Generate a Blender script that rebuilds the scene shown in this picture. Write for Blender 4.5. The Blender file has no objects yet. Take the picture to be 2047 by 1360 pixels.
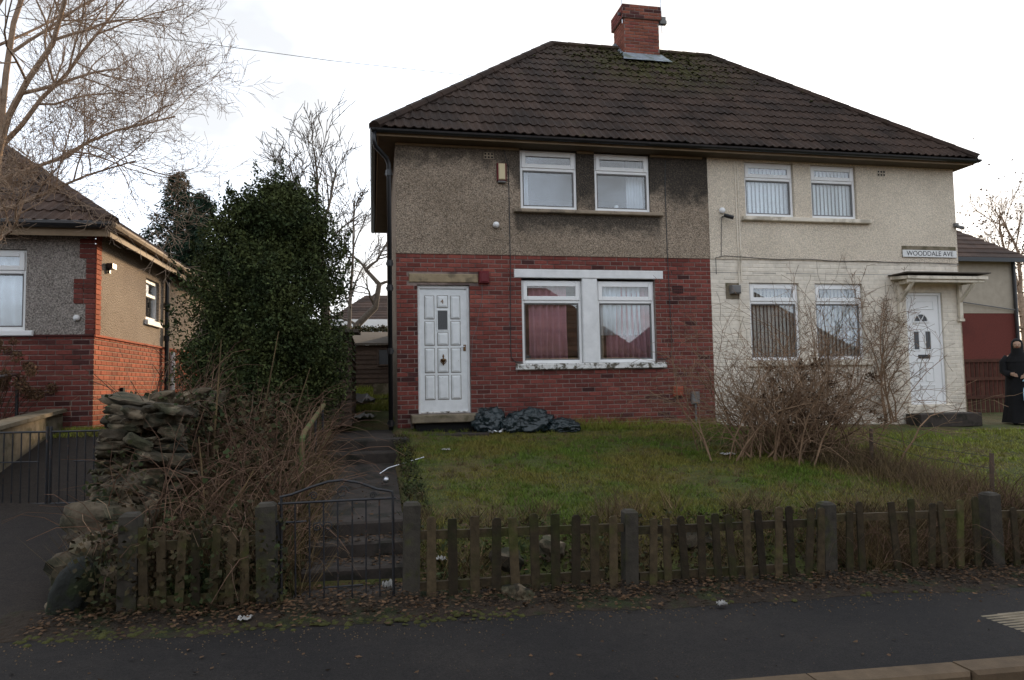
import bpy, bmesh, math, random
import numpy as np
from mathutils import Vector, Matrix, noise

SC = bpy.context.scene
COL = SC.collection
R = math.radians
# ------------------------------------------------------------------ camera
EYE = 1.55
PITCH, ROLL, YAW = R(3.55), R(1.09), R(11.36)
def camera_axes():
    f0 = Vector((math.sin(YAW), math.cos(YAW), 0)); r0 = Vector((math.cos(YAW), -math.sin(YAW), 0)); u0 = Vector((0, 0, 1))
    f = f0*math.cos(PITCH) + u0*math.sin(PITCH); u = u0*math.cos(PITCH) - f0*math.sin(PITCH)
    return r0*math.cos(ROLL) - u*math.sin(ROLL), u*math.cos(ROLL) + r0*math.sin(ROLL), f
cr, cu, cf = camera_axes()
cam = bpy.data.cameras.new('camera'); cam.sensor_width = 36; cam.lens = 24.52; cam.clip_start = .05; cam.clip_end = 5000
camo = bpy.data.objects.new('camera', cam); COL.objects.link(camo)
M = Matrix.Identity(4)
for i in range(3):
    M[i][0] = cr[i]; M[i][1] = cu[i]; M[i][2] = -cf[i]
M[2][3] = EYE
camo.matrix_world = M
SC.camera = camo
# ------------------------------------------------------------------ sky and sun
SUN_EL, SUN_AZ = R(13), R(28)
world = bpy.data.worlds.new('World'); SC.world = world; world.use_nodes = True
wn, wl = world.node_tree.nodes, world.node_tree.links
sky = wn.new('ShaderNodeTexSky'); sky.sky_type = 'NISHITA'; sky.sun_disc = False
sky.sun_elevation = SUN_EL; sky.sun_rotation = SUN_AZ; sky.air_density = 1.0; sky.dust_density = 3.0; sky.ozone_density = 1.0
wtc = wn.new('ShaderNodeTexCoord')
wsep = wn.new('ShaderNodeSeparateXYZ'); wl.new(wtc.outputs['Generated'], wsep.inputs[0])
wmx = wn.new('ShaderNodeMath'); wmx.operation = 'MAXIMUM'; wmx.inputs[1].default_value = 0; wl.new(wsep.outputs[2], wmx.inputs[0])
wad = wn.new('ShaderNodeMath'); wad.operation = 'ADD'; wad.inputs[1].default_value = .25; wl.new(wmx.outputs[0], wad.inputs[0])
wdv = wn.new('ShaderNodeVectorMath'); wdv.operation = 'DIVIDE'; wl.new(wtc.outputs['Generated'], wdv.inputs[0])
wcm = wn.new('ShaderNodeCombineXYZ')
for i in range(3): wl.new(wad.outputs[0], wcm.inputs[i])
wl.new(wcm.outputs[0], wdv.inputs[1])
wno = wn.new('ShaderNodeTexNoise'); wno.inputs['Scale'].default_value = 1.6; wno.inputs['Detail'].default_value = 5; wno.inputs['Roughness'].default_value = .55
wof = wn.new('ShaderNodeVectorMath'); wof.operation = 'ADD'; wof.inputs[1].default_value = (1.3, 0, 0); wl.new(wdv.outputs[0], wof.inputs[0]); wl.new(wof.outputs[0], wno.inputs['Vector'])
wrp = wn.new('ShaderNodeValToRGB')
wrp.color_ramp.elements[0].position = .42; wrp.color_ramp.elements[0].color = (6.3, 6.45, 6.7, 1)
wrp.color_ramp.elements[1].position = .62; wrp.color_ramp.elements[1].color = (11.6, 12.9, 14.9, 1)
wl.new(wno.outputs[0], wrp.inputs[0])
wmi = wn.new('ShaderNodeMixRGB'); wmi.inputs[0].default_value = .80
wl.new(sky.outputs[0], wmi.inputs[1]); wl.new(wrp.outputs[0], wmi.inputs[2])
wbg = wn['Background']; wbg.inputs[1].default_value = .1
wl.new(wmi.outputs[0], wbg.inputs[0])
sun = bpy.data.lights.new('sun', 'SUN'); sun.energy = 3.6; sun.angle = R(6); sun.color = (1.0, .74, .48)
suno = bpy.data.objects.new('sun', sun); COL.objects.link(suno)
sd = Vector((math.sin(SUN_AZ)*math.cos(SUN_EL), math.cos(SUN_AZ)*math.cos(SUN_EL), math.sin(SUN_EL)))
suno.rotation_euler = sd.to_track_quat('Z', 'Y').to_euler(); suno.location = sd*60
SC.view_settings.view_transform = 'Standard'; SC.view_settings.look = 'None'; SC.view_settings.exposure = 0.68; SC.view_settings.gamma = 1
SC.render.engine = 'CYCLES'
SC.cycles.max_bounces = 6; SC.cycles.transparent_max_bounces = 12; SC.cycles.use_denoising = True

# ------------------------------------------------------------------ helpers
rnd = random.Random(11)
W = {}
def U(a, b): return rnd.uniform(a, b)
def thing(name, label, cat, loc=(0, 0, 0), group=None):
    o = bpy.data.objects.new(name, None); COL.objects.link(o); o.empty_display_size = .2
    o.location = loc; W[o] = Vector(loc); o['label'] = label; o['category'] = cat
    if group: o['group'] = group
    return o
def tag(o, label, cat, group=None):
    o['label'] = label; o['category'] = cat
    if group: o['group'] = group
    return o
def link(name, me, parent=None, loc=(0, 0, 0), kind=None, rot=None, scale=None):
    o = bpy.data.objects.new(name, me); COL.objects.link(o); loc = Vector(loc)
    W[o] = loc.copy()
    if parent is not None:
        o.parent = parent; loc = loc - W[parent]
    o.location = loc
    if rot: o.rotation_euler = rot
    if scale: o.scale = scale
    if kind: o['kind'] = kind
    return o
class MB:
    def __init__(s): s.v = []; s.f = []
    def add(s, vs, fs):
        n = len(s.v); s.v.extend(vs); s.f.extend(tuple(i+n for i in f) for f in fs); return s
    def quad(s, a, b, c, d): return s.add([a, b, c, d], [(0, 1, 2, 3)])
    def box(s, x0, x1, y0, y1, z0, z1):
        return s.add([(x0, y0, z0), (x1, y0, z0), (x1, y1, z0), (x0, y1, z0), (x0, y0, z1), (x1, y0, z1), (x1, y1, z1), (x0, y1, z1)],
                     [(3, 2, 1, 0), (4, 5, 6, 7), (0, 1, 5, 4), (1, 2, 6, 5), (2, 3, 7, 6), (3, 0, 4, 7)])
    def cbox(s, x0, x1, y0, y1, z0, z1, c=.005):
        """box with its -Y face chamfered"""
        return s.add([(x0+c, y0, z0+c), (x1-c, y0, z0+c), (x1-c, y0, z1-c), (x0+c, y0, z1-c),
                      (x0, y0+c, z0), (x1, y0+c, z0), (x1, y0+c, z1), (x0, y0+c, z1),
                      (x0, y1, z0), (x1, y1, z0), (x1, y1, z1), (x0, y1, z1)],
                     [(0, 1, 2, 3), (0, 4, 5, 1), (1, 5, 6, 2), (2, 6, 7, 3), (3, 7, 4, 0),
                      (4, 8, 9, 5), (5, 9, 10, 6), (6, 10, 11, 7), (7, 11, 8, 4), (8, 11, 10, 9)])
    def tube(s, pts, rad, n=5, caps=True):
        pts = [Vector(p) for p in pts]; k = len(pts)
        if not hasattr(rad, '__len__'): rad = [rad]*k
        prev = None; vs = []; fs = []
        for i in range(k):
            t = (pts[min(i+1, k-1)] - pts[max(i-1, 0)])
            if t.length < 1e-9: t = Vector((0, 0, 1))
            t.normalize()
            if prev is None:
                a = Vector((0, 0, 1)) if abs(t.z) < .9 else Vector((1, 0, 0))
                u = t.cross(a).normalized()
            else:
                u = prev - t*prev.dot(t)
                u = u.normalized() if u.length > 1e-6 else t.orthogonal().normalized()
            prev = u; w = t.cross(u)
            for j in range(n):
                an = 2*math.pi*j/n
                vs.append(pts[i] + (u*math.cos(an) + w*math.sin(an))*rad[i])
        for i in range(k-1):
            for j in range(n):
                j2 = (j+1) % n
                fs.append((i*n+j, i*n+j2, (i+1)*n+j2, (i+1)*n+j))
        if caps:
            fs.append(tuple(range(n-1, -1, -1))); fs.append(tuple(range((k-1)*n, k*n)))
        return s.add([tuple(v) for v in vs], fs)
    def lathe(s, c, prof, n=16, axis='z'):
        vs = []; fs = []; k = len(prof)
        for r, h in prof:
            for j in range(n):
                a = 2*math.pi*j/n; x, y = r*math.cos(a), r*math.sin(a)
                p = (x, y, h) if axis == 'z' else ((x, -h, y) if axis == 'y' else (h, x, y))
                vs.append((c[0]+p[0], c[1]+p[1], c[2]+p[2]))
        for i in range(k-1):
            for j in range(n):
                j2 = (j+1) % n; fs.append((i*n+j, i*n+j2, (i+1)*n+j2, (i+1)*n+j))
        fs.append(tuple(range(n-1, -1, -1))); fs.append(tuple(range((k-1)*n, k*n)))
        return s.add(vs, fs)
    def mesh(s, name, mat, org=(0, 0, 0), smooth=False):
        me = bpy.data.meshes.new(name)
        ox, oy, oz = org
        me.from_pydata([(v[0]-ox, v[1]-oy, v[2]-oz) for v in s.v], [], s.f)
        if mat: me.materials.append(mat)
        if smooth: me.shade_smooth()
        me.update(); return me
    def build(s, name, mat, parent=None, kind=None, smooth=False):
        a = np.array(s.v, dtype=float).reshape(-1, 3); lo, hi = a.min(0), a.max(0)
        org = ((lo[0]+hi[0])/2, (lo[1]+hi[1])/2, lo[2])
        return link(name, s.mesh(name, mat, org, smooth), parent, org, kind)
def npmesh(name, verts, faces, mat, parent=None, kind=None, smooth=False):
    """verts (n,3), faces (m,k) numpy"""
    verts = np.asarray(verts, dtype=np.float32); faces = np.asarray(faces, dtype=np.int32)
    lo, hi = verts.min(0), verts.max(0); org = np.array([(lo[0]+hi[0])/2, (lo[1]+hi[1])/2, lo[2]], dtype=np.float32)
    me = bpy.data.meshes.new(name); m, k = faces.shape
    me.vertices.add(len(verts)); me.vertices.foreach_set('co', (verts-org).ravel())
    me.loops.add(m*k); me.loops.foreach_set('vertex_index', faces.ravel())
    me.polygons.add(m); me.polygons.foreach_set('loop_start', np.arange(0, m*k, k, dtype=np.int32))
    me.update(calc_edges=True); me.validate()
    if smooth: me.shade_smooth()
    if mat: me.materials.append(mat)
    return link(name, me, parent, tuple(float(x) for x in org), kind)

# ------------------------------------------------------------------ materials
class NT:
    def __init__(s, name):
        s.m = bpy.data.materials.new(name); s.m.use_nodes = True; s.t = s.m.node_tree; s.n = s.t.nodes; s.l = s.t.links
        s.b = s.n['Principled BSDF']; s.out = s.n['Material Output']
        s.pos = s.new('ShaderNodeNewGeometry')
    def new(s, t, **kw):
        x = s.n.new(t)
        for k, v in kw.items(): setattr(x, k, v)
        return x
    def put(s, sock, v):
        if hasattr(v, 'links'): s.l.new(v, sock)
        else: sock.default_value = v
    def noise(s, scale, detail=5, rough=.55, vec=None, dist=0):
        x = s.new('ShaderNodeTexNoise'); x.inputs['Scale'].default_value = scale; x.inputs['Detail'].default_value = detail
        x.inputs['Roughness'].default_value = rough; x.inputs['Distortion'].default_value = dist
        s.l.new(vec or s.pos.outputs['Position'], x.inputs['Vector']); return x.outputs[0]
    def voro(s, scale, feat='F1', vec=None):
        x = s.new('ShaderNodeTexVoronoi'); x.feature = feat; x.inputs['Scale'].default_value = scale
        s.l.new(vec or s.pos.outputs['Position'], x.inputs['Vector']); return x
    def math(s, op, a, b=0, c=None):
        x = s.new('ShaderNodeMath', operation=op); s.put(x.inputs[0], a); s.put(x.inputs[1], b)
        if c is not None: s.put(x.inputs[2], c)
        return x.outputs[0]
    def rng(s, v, a, b, c=0, d=1, smooth=True):
        x = s.new('ShaderNodeMapRange'); x.interpolation_type = 'SMOOTHSTEP' if smooth else 'LINEAR'
        s.put(x.inputs[0], v)
        for i, q in enumerate((a, b, c, d)): x.inputs[1+i].default_value = q
        return x.outputs[0]
    def mix(s, f, a, b, mode='MIX'):
        x = s.new('ShaderNodeMixRGB', blend_type=mode); s.put(x.inputs[0], f)
        for i, q in ((1, a), (2, b)):
            if isinstance(q, tuple) and len(q) == 3: q = (*q, 1)
            s.put(x.inputs[i], q)
        return x.outputs[0]
    def gain(s, col, v):
        x = s.new('ShaderNodeVectorMath', operation='SCALE'); s.put(x.inputs[0], col if hasattr(col, 'links') else tuple(col[:3])); s.put(x.inputs['Scale'], v)
        return x.outputs[0]
    def sep(s):
        x = s.new('ShaderNodeSeparateXYZ'); s.l.new(s.pos.outputs['Position'], x.inputs[0]); return x.outputs
    def rand(s):
        oi = s.new('ShaderNodeObjectInfo')
        return s.math('FRACT', s.math('ADD', oi.outputs['Random'], s.pos.outputs['Random Per Island']))
    def bump(s, h, strength=.5, dist=.01):
        x = s.new('ShaderNodeBump'); x.inputs['Strength'].default_value = strength; x.inputs['Distance'].default_value = dist
        s.l.new(h, x.inputs['Height']); s.l.new(x.outputs[0], s.b.inputs['Normal'])
    def fin(s, col, rough=.85, spec=.3, metal=0):
        s.put(s.b.inputs['Base Color'], (*col, 1) if isinstance(col, tuple) and len(col) == 3 else col)
        s.put(s.b.inputs['Roughness'], rough); s.b.inputs['Specular IOR Level'].default_value = spec; s.b.inputs['Metallic'].default_value = metal
        return s.m
def mat(name, c, rough=.85, var=.25, sc=7, rand=0, c2=None, c2sc=3, lo=.5, hi=.62, bump=0, bsc=60, bd=.006, metal=0, spec=.3):
    t = NT(name); col = c
    if c2 is not None: col = t.mix(t.rng(t.noise(c2sc, 6, .6), lo, hi), c, c2)
    if var: col = t.gain(col, t.rng(t.noise(sc, 6, .6), .25, .75, 1-var, 1+var, False))
    if rand: col = t.gain(col, t.rng(t.rand(), 0, 1, 1-rand, 1+rand, False))
    if bump: t.bump(t.noise(bsc, 4, .6), bump, bd)
    return t.fin(col, rough, spec, metal)
MT = {}
def brick_mat(name, c, c2, rand=.22):
    t = NT(name); r = t.rand()
    col = t.mix(t.rng(r, .0, 1, 0, 1, False), c, c2)
    col = t.gain(col, t.rng(t.math('FRACT', t.math('MULTIPLY', r, 7.31)), 0, 1, 1-rand, 1+rand, False))
    col = t.gain(col, t.rng(t.noise(30, 5, .65), .3, .7, .75, 1.2, False))
    soot = t.rng(t.noise(.9, 5, .6), .48, .7)
    col = t.mix(t.math('MULTIPLY', soot, .28), col, (.035, .02, .018))
    t.bump(t.noise(90, 4, .65), .5, .004)
    return t.fin(col, .9, .15)
MT['brick'] = brick_mat('brick_red', (.200, .056, .044), (.146, .045, .037))
MT['brick_new'] = brick_mat('brick_replaced', (.265, .078, .058), (.205, .060, .048), .2)
MT['brick_chimney'] = brick_mat('chimney_brick', (.27, .092, .058), (.20, .068, .046), .22)
MT['brick_dark'] = brick_mat('brick_dark', (.085, .030, .027), (.065, .027, .025), .25)
MT['brick_lit_side'] = brick_mat('brick_lit_side', (.42, .115, .06), (.33, .09, .05), .2)  # lit copy of the brick: warm low sun painted into the bungalow's side wall
MT['mortar'] = mat('mortar', (.25, .19, .165), .95, .3, 12, c2=(.13, .095, .085), c2sc=2, bump=.4, bsc=120)
MT['mortar_lit_side'] = mat('mortar_lit_side', (.30, .235, .18), .95, .25, 12, bump=.4, bsc=120)  # paler mortar to go with the sun-tinted side brick
def painted_brick():
    t = NT('painted_brick')
    col = t.mix(t.rng(t.noise(1.4, 6, .6), .45, .7), (.74, .67, .565), (.67, .605, .505))
    col = t.gain(col, t.rng(t.rand(), 0, 1, .93, 1.06, False))
    col = t.gain(col, t.rng(t.noise(9, 6, .7), .25, .75, .82, 1.1, False))
    z = t.sep()[2]
    dirt = t.math('MULTIPLY', t.rng(z, 1.5, .75), t.rng(t.noise(4, 5, .6), .35, .7))
    col = t.mix(t.math('MULTIPLY', dirt, .6), col, (.22, .19, .15))
    t.bump(t.noise(70, 4, .6), .35, .004)
    return t.fin(col, .8, .25)
MT['paint_brick'] = painted_brick()
MT['paint_mortar'] = mat('painted_mortar', (.69, .625, .525), .9, .2, 9)
def pebbledash(name, c, c2, stain, amount, grain=1.0):
    t = NT(name); v = t.voro(48)
    sp = t.rng(t.noise(62, 3, .6), .34, .66, 1-.62*grain, 1+.66*grain, False)
    big = t.noise(1.1, 6, .6)
    col = t.mix(t.rng(big, .35, .65), c, c2)
    col = t.gain(col, sp)
    peb = t.rng(v.outputs['Color'], .72, .9)
    col = t.mix(t.math('MULTIPLY', peb, .45*grain if amount else 0), col, (.30, .26, .21))
    x, y, z = t.sep()
    if amount:
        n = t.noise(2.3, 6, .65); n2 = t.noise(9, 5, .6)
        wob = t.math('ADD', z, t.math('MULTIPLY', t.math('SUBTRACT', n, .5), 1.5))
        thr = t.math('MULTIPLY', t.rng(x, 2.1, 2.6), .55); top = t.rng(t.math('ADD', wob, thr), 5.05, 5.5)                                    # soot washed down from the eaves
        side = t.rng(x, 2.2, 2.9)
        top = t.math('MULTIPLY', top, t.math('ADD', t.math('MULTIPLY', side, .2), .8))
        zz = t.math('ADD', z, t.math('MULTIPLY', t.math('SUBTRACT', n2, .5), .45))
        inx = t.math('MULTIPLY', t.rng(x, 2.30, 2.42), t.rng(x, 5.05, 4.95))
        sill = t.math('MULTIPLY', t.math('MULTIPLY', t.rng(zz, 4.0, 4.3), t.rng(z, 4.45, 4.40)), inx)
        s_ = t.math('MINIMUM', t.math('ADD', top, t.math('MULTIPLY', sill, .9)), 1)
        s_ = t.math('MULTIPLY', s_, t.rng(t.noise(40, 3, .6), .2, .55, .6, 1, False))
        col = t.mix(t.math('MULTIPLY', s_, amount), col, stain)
    h = t.math('SUBTRACT', 1, v.outputs['Distance'])
    t.bump(h, .9, .012)
    return t.fin(col, .92, .2)
MT['pebble'] = pebbledash('pebbledash', (.285, .225, .168), (.225, .175, .128), (.028, .025, .022), .93)
MT['pebble_cream'] = pebbledash('cream_pebbledash', (.66, .575, .46), (.59, .51, .405), (.2, .2, .2), 0, .4)
MT['pebble_grey'] = pebbledash('grey_pebbledash', (.30, .27, .24), (.25, .22, .195), (.2, .2, .2), 0)
MT['white'] = mat('white_plastic', (.80, .80, .79), .35, .06, 3, spec=.5)
MT['whitepaint'] = mat('white_paint', (.72, .72, .71), .6, .12, 6, c2=(.36, .33, .28), c2sc=9, lo=.66, hi=.76, bump=.25, bsc=50)
MT['doorpaint'] = mat('door_paint', (.74, .76, .76), .55, .10, 9, c2=(.33, .30, .25), c2sc=14, lo=.68, hi=.78, bump=.25, bsc=70)
MT['sillwhite'] = mat('dirty_white_sill', (.66, .65, .62), .8, .2, 12, c2=(.10, .085, .06), c2sc=11, lo=.47, hi=.60, bump=.5, bsc=50)
MT['stone'] = mat('stone_lintel', (.31, .24, .15), .9, .2, 10, c2=(.18, .14, .09), c2sc=4, bump=.4, bsc=60)
MT['sillbrown'] = mat('painted_sill', (.30, .24, .175), .85, .2, 10, c2=(.15, .12, .09), c2sc=5, bump=.3, bsc=60)
MT['cream'] = mat('cream_paint', (.70, .63, .52), .75, .12, 8, c2=(.42, .37, .29), c2sc=3, bump=.25)
MT['concrete'] = mat('concrete', (.046, .037, .031), .92, .3, 9, c2=(.022, .020, .015), c2sc=4, bump=.5, bsc=50)
MT['concrete_light'] = mat('light_concrete', (.20, .165, .115), .9, .3, 9, c2=(.11, .095, .055), c2sc=4, bump=.5, bsc=50)
MT['concrete_post'] = mat('concrete_post', (.045, .039, .030), .92, .45, 14, c2=(.045, .046, .016), c2sc=6, lo=.5, hi=.68, bump=.6, bsc=80)
MT['fascia'] = mat('brown_fascia', (.24, .175, .11), .7, .2, 5)
MT['soffit'] = mat('dark_soffit', (.10, .075, .05), .8, .2, 5)
MT['black'] = mat('black_plastic', (.012, .013, .015), .35, .2, 5, spec=.5)
MT['iron'] = mat('painted_iron', (.014, .014, .016), .5, .4, 20, c2=(.07, .035, .02), c2sc=22, lo=.58, hi=.68, spec=.45, bump=.3, bsc=90)
MT['rust'] = mat('rusty_iron', (.12, .085, .04), .85, .35, 20, c2=(.08, .1, .035), c2sc=8, bump=.4, bsc=90)
MT['steel'] = mat('bare_metal', (.55, .56, .58), .3, .15, 20, metal=1)
MT['brass'] = mat('aged_brass', (.16, .09, .04), .42, .3, 30, metal=.8)
MT['lead'] = mat('lead_flashing', (.22, .25, .28), .6, .3, 9, c2=(.12, .14, .12), c2sc=6, bump=.4, bsc=30)
MT['red'] = mat('red_plastic', (.13, .014, .018), .45, .1)
MT['terracotta'] = mat('terracotta_vent', (.30, .065, .035), .8, .2, 10)
MT['ivory'] = mat('ivory_plastic', (.62, .52, .32), .45, .1, 5)
MT['dark'] = mat('dark_void', (.01, .01, .01), .9, .1)
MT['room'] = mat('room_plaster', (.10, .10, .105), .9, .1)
MT['pink'] = mat('pink_cloth', (.50, .235, .255), .95, .15, 4, bump=.2, bsc=200)
MT['net'] = mat('white_cloth', (.72, .74, .76), .95, .08, 4)
MT['blind'] = mat('blind_fabric', (.86, .88, .86), .8, .06, 5, rand=.06)
MT['blind_dark'] = mat('beige_blind_fabric', (.50, .49, .43), .8, .06, 5, rand=.1)
def glass_mat(name, ior, tint=(.9, .93, .95)):
    t = NT(name); tr = t.new('ShaderNodeBsdfTransparent'); tr.inputs[0].default_value = (*tint, 1)
    gl = t.new('ShaderNodeBsdfGlossy'); gl.inputs['Roughness'].default_value = .0; gl.inputs[0].default_value = (1, 1, 1, 1)
    fr = t.new('ShaderNodeFresnel'); t.l.new(t.rng(t.pos.outputs['Backfacing'], 0, 1, ior, 1/ior, False), fr.inputs[0])
    mx = t.new('ShaderNodeMixShader'); t.l.new(fr.outputs[0], mx.inputs[0]); t.l.new(tr.outputs[0], mx.inputs[1]); t.l.new(gl.outputs[0], mx.inputs[2])
    t.l.new(mx.outputs[0], t.out.inputs[0]); return t.m
MT['glass'] = glass_mat('window_glass', 2.05)
MT['frosted'] = mat('frosted_glass', (.05, .055, .06), .25, .3, 60, bump=.8, bsc=120, spec=.6)
def tile_mat(name, c, c2, moss):
    t = NT(name); r = t.rand(); x, y, z = t.sep()
    col = t.mix(t.rng(t.noise(1.3, 6, .6), .4, .65), c, c2)
    col = t.gain(col, t.rng(r, 0, 1, .72, 1.25, False))
    col = t.gain(col, t.rng(t.noise(40, 4, .6), .3, .7, .7, 1.25, False))
    if moss:
        dx = t.math('MULTIPLY', t.math('SUBTRACT', x, 6.1), .55); dz = t.math('SUBTRACT', z, 8.5)
        d = t.math('SQRT', t.math('ADD', t.math('MULTIPLY', dx, dx), t.math('MULTIPLY', dz, dz)))
        near = t.rng(d, 1.5, .2)
        m = t.math('MULTIPLY', near, t.rng(t.noise(5, 6, .7), .38, .6))
        m = t.math('MAXIMUM', m, t.math('MULTIPLY', t.rng(t.noise(3.1, 6, .7), .60, .74), .6))
        col = t.mix(m, col, (.045, .042, .010))
        li = t.math('MULTIPLY', near, t.rng(t.noise(16, 3, .6), .67, .72))
        col = t.mix(li, col, (.30, .30, .22))
    t.bump(t.noise(60, 4, .6), .4, .006)
    return t.fin(col, .9, .18)
MT['tile'] = tile_mat('roof_tile', (.048, .030, .022), (.032, .022, .0175), True)
MT['tile_far'] = tile_mat('neighbour_roof_tile', (.085, .055, .042), (.06, .042, .034), False)
def asphalt(name, c, c2):
    t = NT(name)
    col = t.mix(t.rng(t.noise(.7, 6, .6), .35, .7), c, c2)
    col = t.gain(col, t.rng(t.noise(75, 4, .75), .3, .7, .35, 1.75, False))
    col = t.gain(col, t.rng(t.noise(14, 5, .6), .3, .7, .8, 1.2, False))
    crack = t.math('MULTIPLY', t.rng(t.voro(.55, 'DISTANCE_TO_EDGE', t.mix(.3, t.pos.outputs['Position'], t.new_noise_color(2.5))).outputs['Distance'], .006, .0), t.rng(t.noise(.4, 3, .5), .5, .65, 0, .5))
    col = t.mix(crack, col, (.008, .008, .008))
    t.bump(t.noise(220, 3, .6), .5, .006)
    return t.fin(col, .85, .25)
def _nnc(s, sc):
    x = s.new('ShaderNodeTexNoise'); x.inputs['Scale'].default_value = sc; s.l.new(s.pos.outputs['Position'], x.inputs['Vector']); return x.outputs[1]
NT.new_noise_color = _nnc
MT['asphalt'] = asphalt('asphalt', (.0115, .0097, .0090), (.020, .0165, .0142))
MT['drive'] = asphalt('old_asphalt', (.020, .016, .014), (.030, .023, .018))
MT['kerb'] = mat('kerb_stone', (.10, .068, .04), .85, .3, 9, rand=.12, bump=.5, bsc=60)
MT['wood'] = mat('mossy_picket', (.050, .036, .019), .92, .5, 16, rand=.6, c2=(.040, .041, .010), c2sc=5, lo=.45, hi=.7, bump=.7, bsc=40)
MT['wood_dark'] = mat('shed_board', (.075, .052, .038), .9, .3, 12, rand=.25, bump=.5, bsc=40)
MT['wood_red'] = mat('red_fence_board', (.07, .028, .018), .9, .3, 12, rand=.3, bump=.4, bsc=40)
MT['felt'] = mat('roofing_felt', (.10, .085, .07), .95, .3, 7)
MT['drystone'] = mat('dry_stone', (.098, .076, .050), .95, .5, 9, rand=.6, c2=(.032, .031, .017), c2sc=5, lo=.42, hi=.62, bump=.8, bsc=30, bd=.015)
MT['boulder'] = mat('dark_boulder', (.018, .019, .016), .95, .4, 8, c2=(.016, .021, .008), c2sc=4, bump=.8, bsc=25, bd=.02)
MT['soil'] = mat('soil', (.028, .019, .012), .97, .4, 9, c2=(.022, .028, .008), c2sc=2.2, lo=.48, hi=.62, bump=1, bsc=25, bd=.03)
MT['lawn'] = mat('lawn_soil', (.062, .070, .018), .97, .4, 5, c2=(.095, .072, .028), c2sc=1.3, lo=.42, hi=.62, bump=1, bsc=35, bd=.03)
def blade_mat(name, g, d, sc=.9):
    t = NT(name); n = t.rng(t.noise(sc, 7, .72), .40, .58)
    col = t.mix(n, g, d)
    col = t.gain(col, t.rng(t.pos.outputs['Random Per Island'], 0, 1, .5, 1.5, False))
    t.b.inputs['Subsurface Weight'].default_value = 0
    return t.fin(col, .75, .2)
MT['blade'] = blade_mat('grass_blade', (.082, .130, .015), (.160, .138, .030))
MT['blade_fresh_lit'] = blade_mat('fresh_sunlit_grass_blade', (.17, .215, .025), (.21, .20, .045))  # brightened grass: sunlight on the right and back lawns is in the colour
MT['straw'] = blade_mat('dead_grass', (.15, .105, .05), (.09, .062, .032), 3)
MT['leaf'] = blade_mat('evergreen_leaf', (.026, .040, .013), (.058, .070, .020), 2.6)
MT['bramble_leaf'] = blade_mat('bramble_leaf', (.028, .042, .013), (.05, .034, .016), 3)
MT['needle'] = blade_mat('conifer_needle', (.020, .042, .026), (.030, .055, .030), 2)
MT['deadleaf'] = blade_mat('fallen_leaf', (.10, .055, .028), (.055, .035, .02), 6)
MT['moss'] = mat('moss', (.050, .050, .013), .97, .4, 9, bump=1, bsc=60, bd=.01)
MT['bark'] = mat('bark', (.12, .10, .08), .95, .35, 12, bump=.6, bsc=40)
MT['bark_bloom'] = mat('bloom_paled_bark', (.30, .215, .15), .95, .35, 12, bump=.6, bsc=40)  # paled to put the bright sky's bloom over twigs into the colour
MT['twig'] = mat('dry_twig', (.20, .128, .078), .9, .35, 9, rand=.35)
MT['twig_dark'] = mat('bramble_stem', (.105, .060, .038), .9, .35, 9, rand=.45)
MT['bag'] = mat('bin_bag', (.014, .024, .027), .27, .25, 9, spec=.5, bump=.5, bsc=14, bd=.03)
MT['paper'] = mat('litter_paper', (.34, .33, .31), .7, .2, 20)
MT['plasticgrey'] = mat('grey_plastic', (.16, .155, .15), .5, .15)
MT['hydrangea'] = mat('dried_flower_head', (.13, .075, .04), .95, .4, 30, rand=.3)
MT['cloth_black'] = mat('black_cloth', (.008, .008, .009), .9, .3, 9)
MT['skin'] = mat('skin', (.38, .24, .17), .6, .05)
MT['bluecloth'] = mat('light_blue_bag', (.32, .52, .62), .7, .15)
MT['signwhite'] = mat('sign_plate', (.70, .70, .68), .4, .08)
MT['signblack'] = mat('sign_letter', (.015, .015, .018), .5, 0)
MT['render_white'] = mat('white_render', (.62, .64, .66), .8, .1)
MT['pebble_lit_side'] = pebbledash('lit_side_pebbledash', (.31, .255, .20), (.26, .21, .165), (.2, .2, .2), 0)  # pebbledash with warm sunlight put into its colour, for the bungalow side
MT['render_tan'] = mat('tan_render', (.36, .31, .245), .85, .12, 4, bump=.5, bsc=80)
# ------------------------------------------------------------------ terrain
def pz(x): return -.028*x
def sm(t): t = max(0., min(1., t)); return t*t*(3-2*t)
def lerp(a, b, t): return a + (b-a)*max(0., min(1., t))
def gh(x, y):
    e0 = pz(x)+.01; hz = .86-.022*x
    if x < -.45:
        z = lerp(e0+.05, .62, (y-5.3)/2.2) if y < 7.5 else lerp(.62, .95, (y-7.5)/3)
    else:
        te = max(.27, .40-.02*x)
        z = lerp(e0, te, sm((y-5.3)/.85)) if y < 6.15 else lerp(te, hz, (y-6.15)/5.2)
    if -.62 < x < .30:
        z = min(z, path_h(y)-.06)
    return z + .035*noise.noise((x*1.1, y*1.1, 0)) + .012*noise.noise((x*5, y*5, 3))
def path_h(y):
    if y < 5.66: return .02
    if y < 6.0: return .14
    if y < 6.26: return .26
    if y < 9.72: return .38+.12*(y-6.26)/3.46
    if y < 10.0: return .65
    return .80
def dh(x, y):
    if y < 5.2: z = pz(x)
    elif y < 8.3: z = pz(x)+.01+(.30-pz(x))*(y-5.2)/3.1
    elif y < 10.9: z = lerp(.31, 1.0, (y-8.3)/2.6)
    else: z = 1.0+.02*(y-10.9)
    return z
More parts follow.
